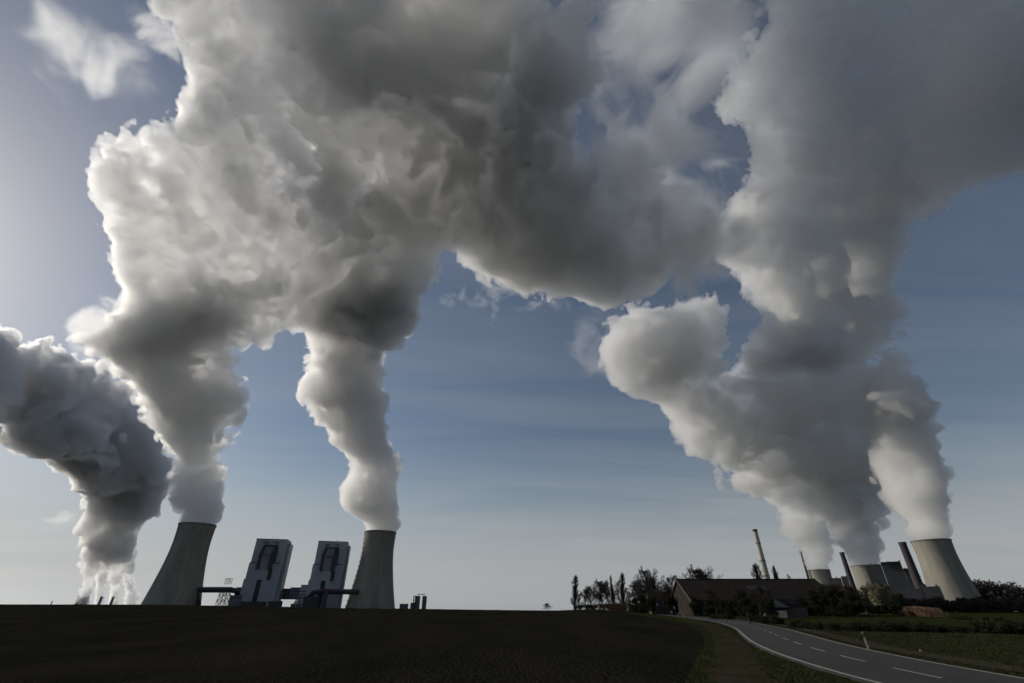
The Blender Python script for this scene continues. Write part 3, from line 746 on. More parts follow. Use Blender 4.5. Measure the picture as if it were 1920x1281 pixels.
def set_mat(me, m):
    if not me.materials: me.materials.append(m)
    return me
def plant(kind, px, ybase, ytop, hd, label, cat='tree', group=None, name=None, wide=1.0, rz=0.0, mats=None):
    """a tree or shrub standing at horizontal distance hd, its top at the photo's height"""
    x, y = pol(px, (ybase + ytop) / 2, hd); zg = ground_z(x, y); zt = elev(px, ytop, hd); H = max(0.4, zt - zg)
    root = empty(name or {'dec': 'bare_tree', 'decl': 'bare_tree', 'pop': 'poplar', 'con': 'conifer', 'ev': 'evergreen_tree', 'shr': 'shrub', 'pal': 'pale_shrub'}[kind[0]], (x, y, zg), rz)
    tag(root, label, cat, group); i = kind[1]
    if kind[0] in ('dec', 'decl', 'pop'):
        pair = {'dec': DEC, 'decl': DECL, 'pop': POP}[kind[0]][i]; base = 10.0; pc = ('trunk', 'crown'); mm = mats or (BARK, BARK)
    elif kind[0] == 'con': pair = (ts_me, CON[i]); base = 10.0; pc = ('trunk', 'crown'); mm = (BARK, CONIF)
    elif kind[0] == 'ev': pair = (ts_me, BIGEV[i]); base = 9.3; pc = ('trunk', 'crown'); mm = (BARK, SHRUB)
    elif kind[0] == 'pal': pair = (st_me, SH[i]); base = 2.6; pc = ('stems', 'foliage'); mm = (BARK, PALELF)
    else: pair = (st_me, SH[i]); base = 2.6 if i != 1 else 2.4; pc = ('stems', 'foliage'); mm = (BARK, SHRUB)
    s = H / base; wide *= {'dec': 1.35, 'decl': 1.35, 'pop': 1.5}.get(kind[0], 1.0)
    if kind[0] == 'shr' and ybase > 1180: s *= 1.22
    for me, nm, m in zip(pair, pc, mm):
        me2 = me if (not me.materials or me.materials[0] == m) else me.copy()
        if me2 is not me: me2.materials.clear()
        set_mat(me2, m); o = bpy.data.objects.new(nm, me2); scene.collection.objects.link(o); o.parent = root; o.scale = (s * wide, s * wide, s)
    return root
G1 = 'bare trees by the farm'; G2 = 'tall thin poplars'
plant(('pop', 0), 1076, 1141, 1077, 320, 'leftmost poplar, thick and dark, at the edge of the farm trees', group=G2, wide=1.0)
plant(('decl', 0), 1084, 1140, 1111, 312, 'small bare tree hugging the leftmost poplar', group=G1, wide=.9)
plant(('decl', 1), 1096, 1140, 1104, 318, 'small bare tree second from the left poplar', group=G1, wide=.7)
plant(('dec', 1), 1108, 1140, 1096, 322, 'round bare tree between the small tree and the broad one', group=G1, wide=.95)
plant(('dec', 0), 1129, 1140, 1084, 326, 'broad rounded bare tree in the middle of the left group', group=G1, wide=1.0)
plant(('dec', 2), 1141, 1140, 1087, 338, 'bare tree close behind the thin poplars', group=G1, wide=.75)
plant(('pop', 1), 1149, 1140, 1077, 316, 'slim poplar, first of the close pair', group=G2, wide=.8)
plant(('decl', 0), 1157, 1140, 1086, 320, 'thin open tree standing between two poplars', group=G1, wide=.55)
plant(('pop', 0), 1165, 1141, 1072, 312, 'tallest poplar of the group, right of its slim twin', group=G2, wide=.85)
plant(('pop', 2), 1170, 1141, 1098, 305, 'short poplar leaning against the tallest one', group=G2, wide=1.0)
plant(('decl', 1), 1176, 1142, 1111, 300, 'low bare tree just right of the tallest poplar', group=G1, wide=.7)
plant(('con', 0), 1180.5, 1143, 1114, 285, 'small pointed conifer in the gap before the big trees', group='conifers', wide=.7)
plant(('decl', 1), 1192, 1146, 1104, 262, 'low bare tree left of the big dense tree', group=G1, wide=1.0)
plant(('dec', 1), 1202, 1148, 1084, 245, 'bare tree on the left shoulder of the big dense tree', group=G1, wide=1.0)
plant(('dec', 0), 1219, 1148, 1060, 240, 'biggest bare tree, dense crown, left of the barn gable', group=G1, wide=.86)
plant(('dec', 2), 1232, 1148, 1078, 252, 'bare tree on the right shoulder of the biggest tree', group=G1, wide=.8)
plant(('decl', 0), 1253, 1148, 1075, 232, 'open airy bare tree touching the barn gable', group=G1, wide=1.1)
plant(('decl', 1), 1244, 1148, 1092, 228, 'smaller bare tree before the airy one', group=G1, wide=1.0)
plant(('dec', 0), 1318, 1146, 1057, 262, 'wide bare tree showing above the barn roof', group=G1, wide=1.08)
plant(('dec', 1), 1328, 1146, 1063, 268, 'bare tree overlapping the wide one above the barn roof', group=G1, wide=.9)
plant(('pop', 0), 1419, 1146, 1054, 262, 'poplar behind the barn just left of the pale chimney', group=G2, wide=1.05)
plant(('pop', 1), 1465, 1146, 1058, 266, 'poplar behind the barn right of the pale chimney', group=G2, wide=1.15)
plant(('con', 1), 1486, 1146, 1072, 248, 'small dark conifer poking over the barn roof', group='conifers', wide=.9)
plant(('con', 0), 1507, 1146, 1080, 246, 'tiny conifer tip over the barn roof near the thin chimney', group='conifers', wide=.8)
for (k, px, yb, yt, hd, w, lab) in ((('dec', 2), 1418, 1150, 1094, 176, 1.0, 'brownish bare tree against the middle of the barn'), (('dec', 1), 1385, 1150, 1100, 172, 1.1, 'bare tree before the barn left of its middle'), (('decl', 1), 1340, 1150, 1103, 170, 1.0, 'bare tree before the left third of the barn'),
        (('ev', 0), 1303, 1150, 1118, 176, .8, 'dark evergreen at the barn corner by the gable'), (('ev', 1), 1362, 1152, 1122, 160, 1.2, 'dark evergreen bush mass before the barn'), (('ev', 0), 1400, 1154, 1120, 150, 1.3, 'dark evergreen directly behind the rider'),
        (('ev', 1), 1437, 1156, 1124, 140, 1.2, 'dark evergreen left of the little hut'), (('con', 1), 1446, 1155, 1108, 165, .9, 'dark conifer rising left of the little hut'), (('ev', 0), 1330, 1150, 1124, 165, 1.2, 'dark evergreen near the left end of the barn'),
        (('ev', 0), 1528, 1150, 1106, 185, .9, 'dark evergreen at the right of the hut roof'), (('ev', 1), 1553, 1150, 1098, 205, 1.0, 'dark tree hiding the barn end'), (('dec', 0), 1567, 1150, 1090, 230, 1.0, 'brown bare tree right of the barn end'),
        (('dec', 2), 1545, 1150, 1092, 225, .9, 'brown bare tree over the barn end'), (('dec', 1), 1592, 1150, 1094, 235, 1.0, 'brown bare tree below the wide cooling tower'), (('ev', 0), 1600, 1152, 1112, 215, 1.3, 'dark evergreen below the wide cooling tower'),
        (('ev', 1), 1573, 1152, 1118, 200, 1.2, 'dark evergreen between the barn end and wide tower'), (('dec', 0), 1618, 1150, 1096, 245, 1.0, 'brown bare tree left of the pale shrub'), (('ev', 1), 1637, 1150, 1092, 250, .75, 'dark tree just behind the pale shrub'),
        (('ev', 0), 1664, 1150, 1096, 245, .9, 'dark tree on the right of the pale shrub'), (('ev', 1), 1682, 1150, 1110, 235, 1.0, 'dark bushy tree right of the pale shrub pair'), (('ev', 0), 1642, 1151, 1120, 225, 1.5, 'dark evergreen under the pale shrub'),
        (('ev', 1), 1505, 1152, 1116, 190, 1.1, 'dark evergreen behind the hut roof'), (('ev', 0), 1676, 1150, 1124, 240, 1.3, 'low dark evergreen at the right end of the farm trees'), (('ev', 1), 1215, 1150, 1112, 222, 1.3, 'dark evergreen under the biggest bare tree'),
        (('ev', 0), 1193, 1149, 1120, 240, 1.1, 'dark evergreen left below the biggest bare tree'), (('ev', 0), 1239, 1149, 1116, 236, 1.1, 'dark evergreen behind the white garden windows'), (('ev', 1), 1260, 1149, 1112, 215, .8, 'dark evergreen at the foot of the gable')):
    plant(k, px, yb, yt, hd, lab, group={'ev': 'dark evergreens by the farm', 'con': 'conifers'}.get(k[0], G1), wide=w, rz=px, mats=(BARK_W, BARK_W) if 'brown' in lab else None)
plant(('pal', 0), 1646, 1132, 1098, 205, 'pale yellowish shrub tree coloured as if sunlit before dark trees', cat='shrub', wide=.45, name='pale_tree').location.z += 3.2
plant(('dec', 1), 1027, 1146, 1130, 265, 'single small bare bush on the field skyline', cat='bush', wide=1.25, name='bush')
# dark hedge row across the meadow and shrubs by the road
for i, (px, yb, yt, hd, w, lab) in enumerate(((1500, 1181, 1158, 82, 1.2, 'dark shrub by the road right of the marker posts'), (1522, 1182, 1163, 80, 1.2, 'low dark shrub following the roadside shrub'), (1455, 1170, 1148, 100, 1.4, 'dark shrub in front of the hut by the road'),
        (1440, 1165, 1146, 105, 1.2, 'dark shrub behind the white marker post'), (1352, 1158, 1143, 140, 1.3, 'dark roadside shrub before the barn, left one'), (1415, 1162, 1146, 115, 1.3, 'dark roadside shrub right of the rider'),
        (1560, 1185, 1165, 76, 1.15, 'hedge shrub, first at the left end of the meadow row'), (1585, 1185, 1163, 76, 1.2, 'hedge shrub, second from the left of the meadow row'), (1603, 1185, 1167, 75, 1.1, 'hedge shrub, third in the meadow row'),
        (1626, 1185, 1162, 76, 1.0, 'hedge shrub with rounded top just past the row gap'), (1645, 1185, 1166, 76, 1.2, 'low hedge shrub before the tall part of the row'), (1666, 1185, 1163, 76, 1.2, 'hedge shrub in the middle of the meadow row'),
        (1688, 1185, 1160, 77, 1.3, 'tallest hedge shrub in the middle of the row'), (1708, 1185, 1163, 77, 1.2, 'hedge shrub right of the tallest one'), (1732, 1185, 1165, 77, 1.25, 'wide hedge shrub towards the row end'),
        (1752, 1185, 1168, 77, 1.2, 'hedge shrub ending the long part of the row'), (1786, 1185, 1166, 77, 1.1, 'lone hedge shrub between two gaps of the row'), (1840, 1186, 1162, 77, 1.1, 'first hedge shrub of the far right clump'),
        (1862, 1186, 1158, 77, 1.2, 'tall hedge shrub of the far right clump'), (1879, 1186, 1163, 77, 1.1, 'hedge shrub closing the far right clump'), (1899, 1186, 1160, 77, 1.0, 'hedge shrub near the right picture edge'),
        (1918, 1186, 1162, 77, 1.2, 'hedge shrub cut by the right picture edge'), (1800, 1157, 1151, 170, 1.6, 'small dark bush alone in the upper meadow'), (1845, 1159, 1153, 165, 1.5, 'small dark bush above the far right hedge clump'), (1872, 1160, 1154, 160, 1.4, 'small dark bush right in the upper meadow'))):
    plant(('shr', i % 3), px, yb, yt, hd, lab, cat='shrub', group='dark shrubs across the meadow and roadside', wide=w, rz=px * 1.7)
# low walls and hedges left of the farm
def hedge_wall(name, a, b, ytop, hd, m, label, cat, leafy=True, seed=3):
    x0, y0 = pol(a, 1140, hd[0]); x1, y1 = pol(b, 1140, hd[1]); L = math.hypot(x1 - x0, y1 - y0)
    r_ = empty(name, (x0, y0, min(ground_z(x0, y0), ground_z(x1, y1)) - .2), math.atan2(y1 - y0, x1 - x0)); H = elev((a + b) / 2, ytop, sum(hd) / 2) - r_.location.z; tag(r_, label, cat)
    if leafy:
        rs = random.Random(seed); me = leaf_blob('foliage', seed, [(rs.uniform(0, L), rs.uniform(-.7, .7), rs.uniform(.2, .78) * H, 1.2, H * .3) for _ in range(int(L * 2))], int(L * 900), .13); link('foliage', me, m, r_)
        b_ = MB()
        for k in range(int(L / 2)): b_.tube([(k * 2 + 1, 0, 0), (k * 2 + 1.1, 0, H * .7)], .04, 4)
        b_.build('stems', BARK, r_)
    else:
        MB().box(0, L, 0, .4, 0, H).build('wall', m, r_); MB().box(-.05, L + .05, -.08, .48, H + .003, H + .12).build('coping', OLDCL, r_)
    return r_
HEDR = mat('reddish_beech_hedge', (0.085, 0.040, 0.030), (0.055, 0.034, 0.024), 1.0, 0.95)
hedge_wall('hedge', 1077, 1119, 1133.5, (300, 292), SHRUB, 'dark clipped hedge under the leftmost trees', 'hedge')
hedge_wall('garden_wall', 1120, 1126, 1132.5, (286, 280), mat('pale_render_wall', (0.06, 0.05, 0.045), (0.045, 0.038, 0.034), 1.0), 'short pale wall end between the dark and reddish hedges', 'wall', False)
hedge_wall('hedge', 1127, 1180, 1131.5, (280, 255), HEDR, 'reddish brown clipped hedge along the farm lane', 'hedge', seed=6)
hedge_wall('hedge', 1181, 1232, 1137, (250, 235), SHRUB, 'dark hedge under the biggest tree', 'hedge', seed=8)
# far woods on the right
def wood(name, spec, seed, label, m=SHRUB, size=1.0):
    rs = random.Random(seed); lumps = []
    for (px, yt, hd) in spec:
        x, y = pol(px, 1120, hd); zg = ground_z(x, y); H = elev(px, yt, hd) - zg
        for k in range(10):
            lumps.append((x + rs.gauss(0, H * .12), y + rs.gauss(0, H * .3), zg + H * rs.uniform(.15, .85), H * rs.uniform(.14, .24), H * rs.uniform(.14, .2)))
    me = leaf_blob(name, seed, lumps, 700 * len(spec), size * .7)
    o = link(name, me, m); tag(o, label, kind='stuff'); return o
WOODM = mat('far_wood_brown_grey', (0.040, 0.038, 0.036), (0.055, 0.048, 0.042), 0.05, 0.95)
rsw = random.Random(9)
wood('distant_wood', [(1560 + k * 4.0, 1123 + rsw.uniform(-4, 5), 520 + rsw.uniform(-30, 30)) for k in range(98)], 12, 'dark belt of distant woodland below the right cooling tower', WOODM, 1.0)
wood('distant_wood', [(p, y_, 1560) for p, y_ in zip(range(1800, 1943, 4), [1087, 1086, 1088, 1089, 1088, 1086, 1087, 1090, 1093, 1094, 1094, 1093, 1094, 1094, 1092, 1088, 1087, 1091, 1093, 1092, 1090, 1087, 1088, 1090, 1095, 1100, 1103, 1104, 1104, 1103, 1102, 1102, 1103, 1104, 1104, 1104])], 13, 'high dark wooded rise at the far right behind the cooling tower', WOODM, 3.6)
# dry reeds
rs = random.Random(4); MBr = MB(); x0, y0 = pol(1692, 1149, 235); x1, y1 = pol(1758, 1149, 215)
for k in range(2600):
    t = rs.random(); x = x0 + (x1 - x0) * t + rs.gauss(0, .5); y = y0 + (y1 - y0) * t + rs.gauss(0, 1.2); h = rs.uniform(1.2, 2.9) * (1 - .3 * abs(t - .4)); a = rs.random() * 6.28; lx, ly = rs.gauss(0, .35), rs.gauss(0, .35); w = .06
    MBr.add([(x - w * math.cos(a), y - w * math.sin(a), 0), (x + w * math.cos(a), y + w * math.sin(a), 0), (x + lx + w * 1.6 * math.cos(a), y + ly + w * 1.6 * math.sin(a), h), (x + lx, y + ly, h + .3)], [(0, 1, 2, 3)])
tag(MBr.build('dry_reeds', REEDM), 'stand of dry orange reeds at the meadow edge below the right tower', kind='stuff')

# ------------------------------------------------------------------ farm buildings
BRICK = mat('old_red_brick', (0.033, 0.025, 0.021), (0.021, 0.017, 0.015), 0.9, 0.95, 0.3, 6, detail=8)
TILE = mat('dark_roof_tiles', (0.026, 0.017, 0.015), (0.018, 0.014, 0.013), 0.6, 0.9, 0.5, 3, stretch=(1, 1, .4))
TRIM = mat('pale_barge_board', (0.14, 0.12, 0.10), rough=0.8)
WHITE = mat('dull_white_paint', (0.30, 0.30, 0.28), (0.24, 0.24, 0.22), 3, 0.7)
BLACK = mat('black_paint', (0.02, 0.02, 0.02), rough=0.6)
GLASS = mat('dark_window_glass', (0.03, 0.035, 0.04), rough=0.15, spec=0.6)
GREY = mat('grey_weathered_boards', (0.20, 0.21, 0.19), (0.15, 0.16, 0.15), 1.5, 0.9, stretch=(6, 6, .5))
bx, by = pol(1270, 1088, 209); BH = elev(1270, 1088, 209)
barn = empty('barn', (bx, by, 0)); tag(barn, 'long brick barn with dark tiled roof and left gable', 'barn')
Lb, Wb, He = 53.0, 12.0, 5.0
gb = MB()
gb.prism([(-Wb, -.5), (Wb, -.5), (Wb, He), (0, BH - .25), (-Wb, He)], 'x', 0, .5); gb.prism([(-Wb, -.5), (Wb, -.5), (Wb, He), (0, BH - .25), (-Wb, He)], 'x', Lb - .5, Lb)
gb.box(.503, Lb - .503, -Wb, -Wb + .4, -.5, He - .05); gb.box(.503, Lb - .503, Wb - .4, Wb, -.5, He - .05); gb.build('walls', BRICK, barn)
rf = MB(); sl = (BH - He) / Wb
rf.prism([(-Wb - .8, He - .8 * sl), (0, BH), (Wb + .8, He - .8 * sl), (Wb + .8, He - .8 * sl + .3), (0, BH + .32), (-Wb - .8, He - .8 * sl + .3)], 'x', -.4, Lb + .4)
roof = rf.build('roof', TILE, barn)
rd = MB().tube([(-.42, 0, BH + .3), (Lb + .42, 0, BH + .3)], .22, 8); rd.build('ridge_cap', TILE, barn)
for s_ in (-1, 1): MB().tube([(-.55, s_ * (Wb + .8), He - .8 * sl + .05), (-.55, 0, BH + .12)], .16, 4).build('barge_board', TRIM, barn)
for yy, z0_, w_, h_ in ((-6, .2, 3.2, 3.6), (4, .2, 2.2, 2.4)):
    MB().box(-.06, -.003, yy, yy + w_, z0_, z0_ + h_).build('door', BLACK, barn)
for yy, z0_ in ((-1.2, 6.2), (-5.2, 5.0), (3.6, 5.0)):
    w_ = MB().box(-.07, -.003, yy, yy + 1.2, z0_, z0_ + 1.3).build('window', GLASS, barn); MB().box(-.12, -.073, yy - .1, yy + 1.3, z0_ - .15, z0_ - .02).build('sill', TRIM, w_)
o = MB().box(24, 31, -8.2, -5.2, 0, .08).build('roof_light', OLDCL, barn); o.rotation_euler = (math.atan(sl), 0, 0); o.location = (0, 0.0, BH + .02 - .0)
o.data.transform(Matrix.Translation((0, 0, .32)))
# lean-to wing with a hipped end beyond the barn's right end
wing = empty('barn_wing', (bx + 53.6, by + 3, 0)); tag(wing, 'lower brick wing with sloping roof at the barn right end', 'barn')
MB().box(.1, 9, -8, 8, -.5, 4.6).build('walls', BRICK, wing)
MB().add([(-.2, -8.8, 4.5), (9.8, -8.8, 4.5), (9.8, 8.8, 4.5), (-.2, 8.8, 4.5), (-.2, 0, 10.6), (4, 0, 10.6)], [(0, 1, 5, 4), (1, 2, 5), (2, 3, 4, 5), (0, 4, 3), (0, 3, 2, 1)]).build('roof', TILE, wing)
# little hut with grey boarded gable
hx, hy = pol(1455, 1152, 172); k = 172
hut = empty('hut', (hx, hy, 0), R(-10)); tag(hut, 'little hut with grey boarded gable over a pale front wall', 'hut')
hh = elev(1457, 1123, k); he = elev(1462, 1139, k)
MB().box(.2, 3.0, 0, 9, -.3, 1.75).build('front_wall', mat('cream_wall', (0.55, 0.50, 0.36), (0.48, 0.38, 0.30), 1.5), hut)  # light cream is the wall's own colour
MB().box(0.25, 2.95, .1, 8.9, 1.753, he - .003).build('shutter', mat('navy_shutter', (0.02, 0.022, 0.04)), hut)
MB().prism([(-.8, he), (4.0, he), (.6, hh - .15)], 'y', -.46, -.36).build('gable', GREY, hut)
rfh = MB(); rfh.add([(-1.1, -.35, he - .1), (.6, -.35, hh), (4.4, -.35, he - .1), (-1.1 + 8.5, 9.5, he - .1), (8.6, 9.5, hh), (13.5, 9.5, he - .1)], [(0, 1, 4, 3), (1, 2, 5, 4), (0, 3, 5, 2), (3, 4, 5), (0, 2, 1)])
rfh.build('roof', TILE, hut)
MB().box(3.05, 9.0, .8, 8.5, -.3, he - .15).build('side_wall', OLDBR, hut)
# house glimpsed between the trees
hx, hy = pol(1248, 1140, 228); house = empty('farmhouse', (hx - 6, hy, 0), R(-4)); tag(house, 'dark farmhouse glimpsed through trees, with white framed windows', 'house')
MB().box(0, 13, 0, 8, -.3, 5.2).build('walls', OLDBR, house)
MB().prism([(-.5, 5.15), (4, 8.6), (8.5, 5.15)], 'x', -.4, 13.4).build('roof', TILE, house)
for k_ in range(3):
    w_ = MB().box(4.2 + k_ * 1.2, 5.0 + k_ * 1.2, -.05, -.003, 3.0, 4.7).build('window', GLASS, house)
    b = MB(); xw = 4.2 + k_ * 1.2
    b.box(xw - .15, xw, -.09, -.053, 2.9, 4.8); b.box(xw + .8, xw + .95, -.09, -.053, 2.9, 4.8); b.box(xw, xw + .8, -.09, -.053, 4.65, 4.8); b.box(xw, xw + .8, -.09, -.053, 2.9, 3.0)
    b.build('frame', WHITE, w_)
MB().box(8.8, 9.9, -.06, -.003, 0, 2.2).build('door', BLACK, house)

# ------------------------------------------------------------------ roadside things
def marker(px, yb, ytop, label, small=False, lean=0.0):
    v = ray(px, yb); t = (0 - CAM_H) / v.z; x, y = v.x * t, v.y * t; r_ = empty('marker_post', (x, y, ground_z(x, y)), math.atan2(-x, y)); tag(r_, label, 'marker post', 'white road marker posts')
    H = 1.0 if not small else .32
    if not small:
        MB().prism([(-.06, -.1), (.06, -.1), (.06, .70), (-.06, .66)], 'y', -.05, .05).build('post', WHITE, r_)
        MB().prism([(-.06, .663), (.06, .703), (.06, .90), (-.06, .86)], 'y', -.05, .05).build('black_band', BLACK, r_)
        MB().prism([(-.06, .863), (.06, .903), (.05, 1.02), (-.05, .98)], 'y', -.05, .05).build('post_top', WHITE, r_)
        MB().box(-.025, .025, -.058, -.052, .72, .86).build('reflector', TRIM, r_)
    else:
        MB().prism([(-.06, -.05), (.06, -.05), (.06, .15), (.0, .19), (-.06, .15)], 'y', -.05, .05).build('post', WHITE, r_)
        MB().box(-.03, .03, -.056, -.051, .05, .10).build('number_plate', BLACK, r_)
    if lean: r_.rotation_euler.y = lean
    return r_
marker(1629, 1219, 1190, 'nearest white marker post on the far verge, black band near its top', lean=R(-3))
marker(1495, 1176, 1172, 'short white marker before the roadside shrubs', small=True)
marker(1431, 1169, 1161, 'white marker post right of the rider on the far verge')
marker(1385, 1167, 1153, 'white marker post left of the rider on the far verge')
marker(1340, 1161, 1151, 'far white marker post before the barn')
marker(1727, 1224, 1222, 'stubby white stone marker in the grass right of the road', small=True)
marker(1404, 1183, 1180, 'stubby white marker on the near edge of the bend', small=True)
marker(1366, 1174, 1167, 'white marker post on the near verge before the bend')
marker(1298, 1162, 1154, 'far white marker post on the near side toward the farm')
marker(1441, 1216, 1208, 'stubby white marker on the near verge beside the edge line', small=True)
def sign(px, yb, hd, h, kind, label):
    x, y = pol(px, yb, hd); r_ = empty('road_sign', (x, y, ground_z(x, y)), math.atan2(-x, y)); tag(r_, label, 'sign')
    MB().tube([(0, 0, -.1), (0, 0, h)], .05, 8).build('pole', OLDCL, r_)
    if kind == 'round': b = MB().tube([(0, -.06, h), (0, -.09, h)], .45, 24)
    else: b = MB().box(-.33, .33, -.09, -.06, h - .9, h)
    b.build('plate', WHITE, r_); return r_
sign(1234, 1145, 205, 3.4, 'round', 'round white sign on a pole under the big bare tree')
sign(1265, 1145, 190, 3.0, 'plate', 'upright white sign plate left of the barn gable, the higher one')
sign(1259, 1147, 175, 1.7, 'plate', 'low white sign plate near the road by the barn gable')
x, y = pol(1276, 1151, 165); r_ = empty('sign_board', (x, y, 0), R(-30)); tag(r_, 'weathered A-frame board standing before the barn gable', 'sign board')
for s_ in (-1, 1):
    o = MB().prism([(s_ * .9, 0), (s_ * .9 + s_ * .25, 0), (s_ * .15 + s_ * .1, 1.5), (s_ * .1, 1.5)], 'y', -.05, .05).build('leg', WHITE, r_)
MB().box(-.22, .22, -.055, .055, 1.4, 1.52).build('top_bar', WHITE, r_)
STONE = mat('pale_field_stone', (0.5, 0.5, 0.46), (0.36, 0.36, 0.33), 2)
for px, hd, lab in ((1622, 243, 'pale bale at the meadow edge, left of the pair below the trees'), (1638, 240, 'pale bale at the meadow edge, right of the pair below the trees'), (1495, 205, 'pale bale lying right of the little hut'), (1437, 160, 'pale bale half hidden in the shrubs left of the hut')):
    x, y = pol(px, 1150, hd); r_ = empty('bale', (x, y, .55), R(px % 90)); tag(r_, lab, 'bale', 'pale wrapped bales')
    b = MB().lathe([(0, -.6), (.5, -.6), (.6, -.5), (.6, .5), (.5, .6), (0, .6)], 20); o = b.build('wrap', STONE, r_, smooth=True); o.rotation_euler = (R(90), 0, 0)
    o = MB().lathe([(.605, -.1), (.62, -.1), (.62, .1), (.605, .1)], 20, closed=True).build('twine', BLACK, r_); o.rotation_euler = (R(90), 0, 0)

# motorcycle with rider, coming round the bend
def skin_person(name, pts, edges, m, parent=None):
    me = bpy.data.meshes.new(name); me.from_pydata([p[:3] for p in pts], edges, [])
    o = link(name, me, m, parent); sk = o.modifiers.new('skin', 'SKIN'); ss = o.modifiers.new('sub', 'SUBSURF'); ss.levels = ss.render_levels = 2
    for v, p in zip(me.skin_vertices[0].data, pts): v.radius = (p[3], p[3] if len(p) < 5 else p[4])
    me.skin_vertices[0].data[0].use_root = True
    return o
v = ray(1407, 1171.5); t = -CAM_H / v.z; mx_, my_ = v.x * t, v.y * t
bike = empty('motorcycle', (mx_, my_, .062), R(-22)); tag(bike, 'dark motorcycle riding on the far lane near the marker posts', 'motorcycle')
for yy in (-.72, .72):
    w_ = MB().lathe([(.25, -.05), (.31, -.06), (.33, 0), (.31, .06), (.25, .05)], 28, closed=True).build('wheel', BLACK, bike, smooth=True); w_.rotation_euler = (0, R(90), 0); w_.location = (0, yy, .33)
    b = MB()
    for k in range(6): b.tube([(0, 0, 0), (.26 * math.cos(k * 1.047), .26 * math.sin(k * 1.047), 0)], .012, 4)
    b.build('spokes', STEEL, w_)
MB().prism([(-.55, .45), (.30, .40), (.52, .72), (.35, .98), (.05, .96), (-.15, .80), (-.80, .86), (-.75, .72)], 'x', -.14, .14).build('body', BLACK, bike, bevel=.04)
MB().prism([(-.72, .86), (-.1, .80), (-.1, .86), (-.72, .93)], 'x', -.13, .13).build('seat', STEEL, bike)
b = MB().tube([(0, -.72, .33), (0, -.50, .95)], .03, 6); b.build('rear_strut', STEEL, bike)
MB().tube([(.06, .72, .33), (.06, .45, 1.02)], .03, 6).build('fork', STEEL, bike); MB().tube([(-.06, .72, .33), (-.06, .45, 1.02)], .03, 6).build('fork', STEEL, bike)
MB().tube([(-.36, .30, 1.04), (-.1, .44, 1.06), (.1, .44, 1.06), (.36, .30, 1.04)], .02, 6).build('handlebar', STEEL, bike)
MB().lathe([(0, 0), (.09, .01), (.10, .06), (0, .1)], 16).build('headlight', GLASS, bike).location = (0, .52, .88)
RIDE = mat('dark_riding_suit', (0.022, 0.022, 0.026), rough=0.7)
rider = empty('person', (mx_, my_, .062), R(-22)); tag(rider, 'person in dark riding suit and helmet sitting on the motorcycle', 'person')
skin_person('body', [(0, -.30, .98, .17, .14), (0, -.24, 1.18, .155, .12), (0, -.12, 1.38, .19, .12), (0, -.04, 1.50, .07), (0, 0, 1.58, .06),
                     (.20, -.10, 1.42, .075), (.34, .05, 1.22, .055), (.30, .26, 1.07, .04), (-.20, -.10, 1.42, .075), (-.34, .05, 1.22, .055), (-.30, .26, 1.07, .04),
                     (.14, -.26, .95, .11), (.25, .14, .86, .08), (.22, -.02, .46, .055), (.22, .14, .40, .04), (-.14, -.26, .95, .11), (-.25, .14, .86, .08), (-.22, -.02, .46, .055), (-.22, .14, .40, .04)],
            [(0, 1), (1, 2), (2, 3), (3, 4), (2, 5), (5, 6), (6, 7), (2, 8), (8, 9), (9, 10), (0, 11), (11, 12), (12, 13), (13, 14), (0, 15), (15, 16), (16, 17), (17, 18)], RIDE, rider)
hm = MB().lathe([(0, -.15), (.10, -.14), (.135, -.05), (.14, .03), (.11, .11), (.05, .145), (0, .15)], 24).build('helmet', BLACK, rider, smooth=True); hm.location = (0, .03, 1.72)
MB().prism([(-.09, -.02), (.09, -.02), (.10, .05), (-.10, .05)], 'y', .10, .142).build('visor', GLASS, hm)

# ------------------------------------------------------------------ grass tufts on the near verges
def dist_path(x, y, path):
    return min((Vector((x, y, 0)) - p).length for p in path[::4])
rs = random.Random(77); tv = []; tf = []
trk = catmull([(7.2, -6), (7.6, 8), (8.4, 20.2), (11.4, 28), (17.6, 44.2), (23.9, 62), (30.1, 82), (37, 108)], 8)
n_t = 0
while n_t < 26000:
    d = 17 + 75 * rs.random() ** 1.6; az = rs.uniform(14, 55)
    if az < fb(d) + .2: continue
    x, y = d * math.sin(R(az)), d * math.cos(R(az))
    if dist_path(x, y, road_path) < 3.7 or (dist_path(x, y, trk) < 1.5 and rs.random() < .93): continue
    n_t += 1; z = ground_z(x, y); tall = 2.0 if rs.random() < .04 else 1.0
    for k in range(4):
        a = rs.random() * 6.28; h = rs.uniform(.025, .065) * tall * (1 + d * .004); w = .009 + .00035 * d; lx, ly = rs.gauss(0, .03), rs.gauss(0, .03); ox, oy = rs.gauss(0, .07), rs.gauss(0, .07); i = len(tv)
        tv += [(x + ox - w * math.cos(a), y + oy - w * math.sin(a), z), (x + ox + w * math.cos(a), y + oy + w * math.sin(a), z), (x + ox + lx, y + oy + ly, z + h)]; tf.append((i, i + 1, i + 2))
me = bpy.data.meshes.new('grass'); me.from_pydata(tv, [], tf)
tag(link('grass', me, mat('grass_blades', (0.020, 0.026, 0.010), (0.036, 0.035, 0.016), 0.6, 0.9)), 'rough grass on the verges between field, track and road', kind='stuff')
def lerp_depth(pts):
    """distance by interpolating over (px, py, D) anchors"""
    A = np.array(pts, float)
    def f(x, y):
        w = 1 / ((A[:, 0] - x) ** 2 + (A[:, 1] - y) ** 2 + 900) ** 1.6
        return float((A[:, 2] * w).sum() / w.sum())
    return f
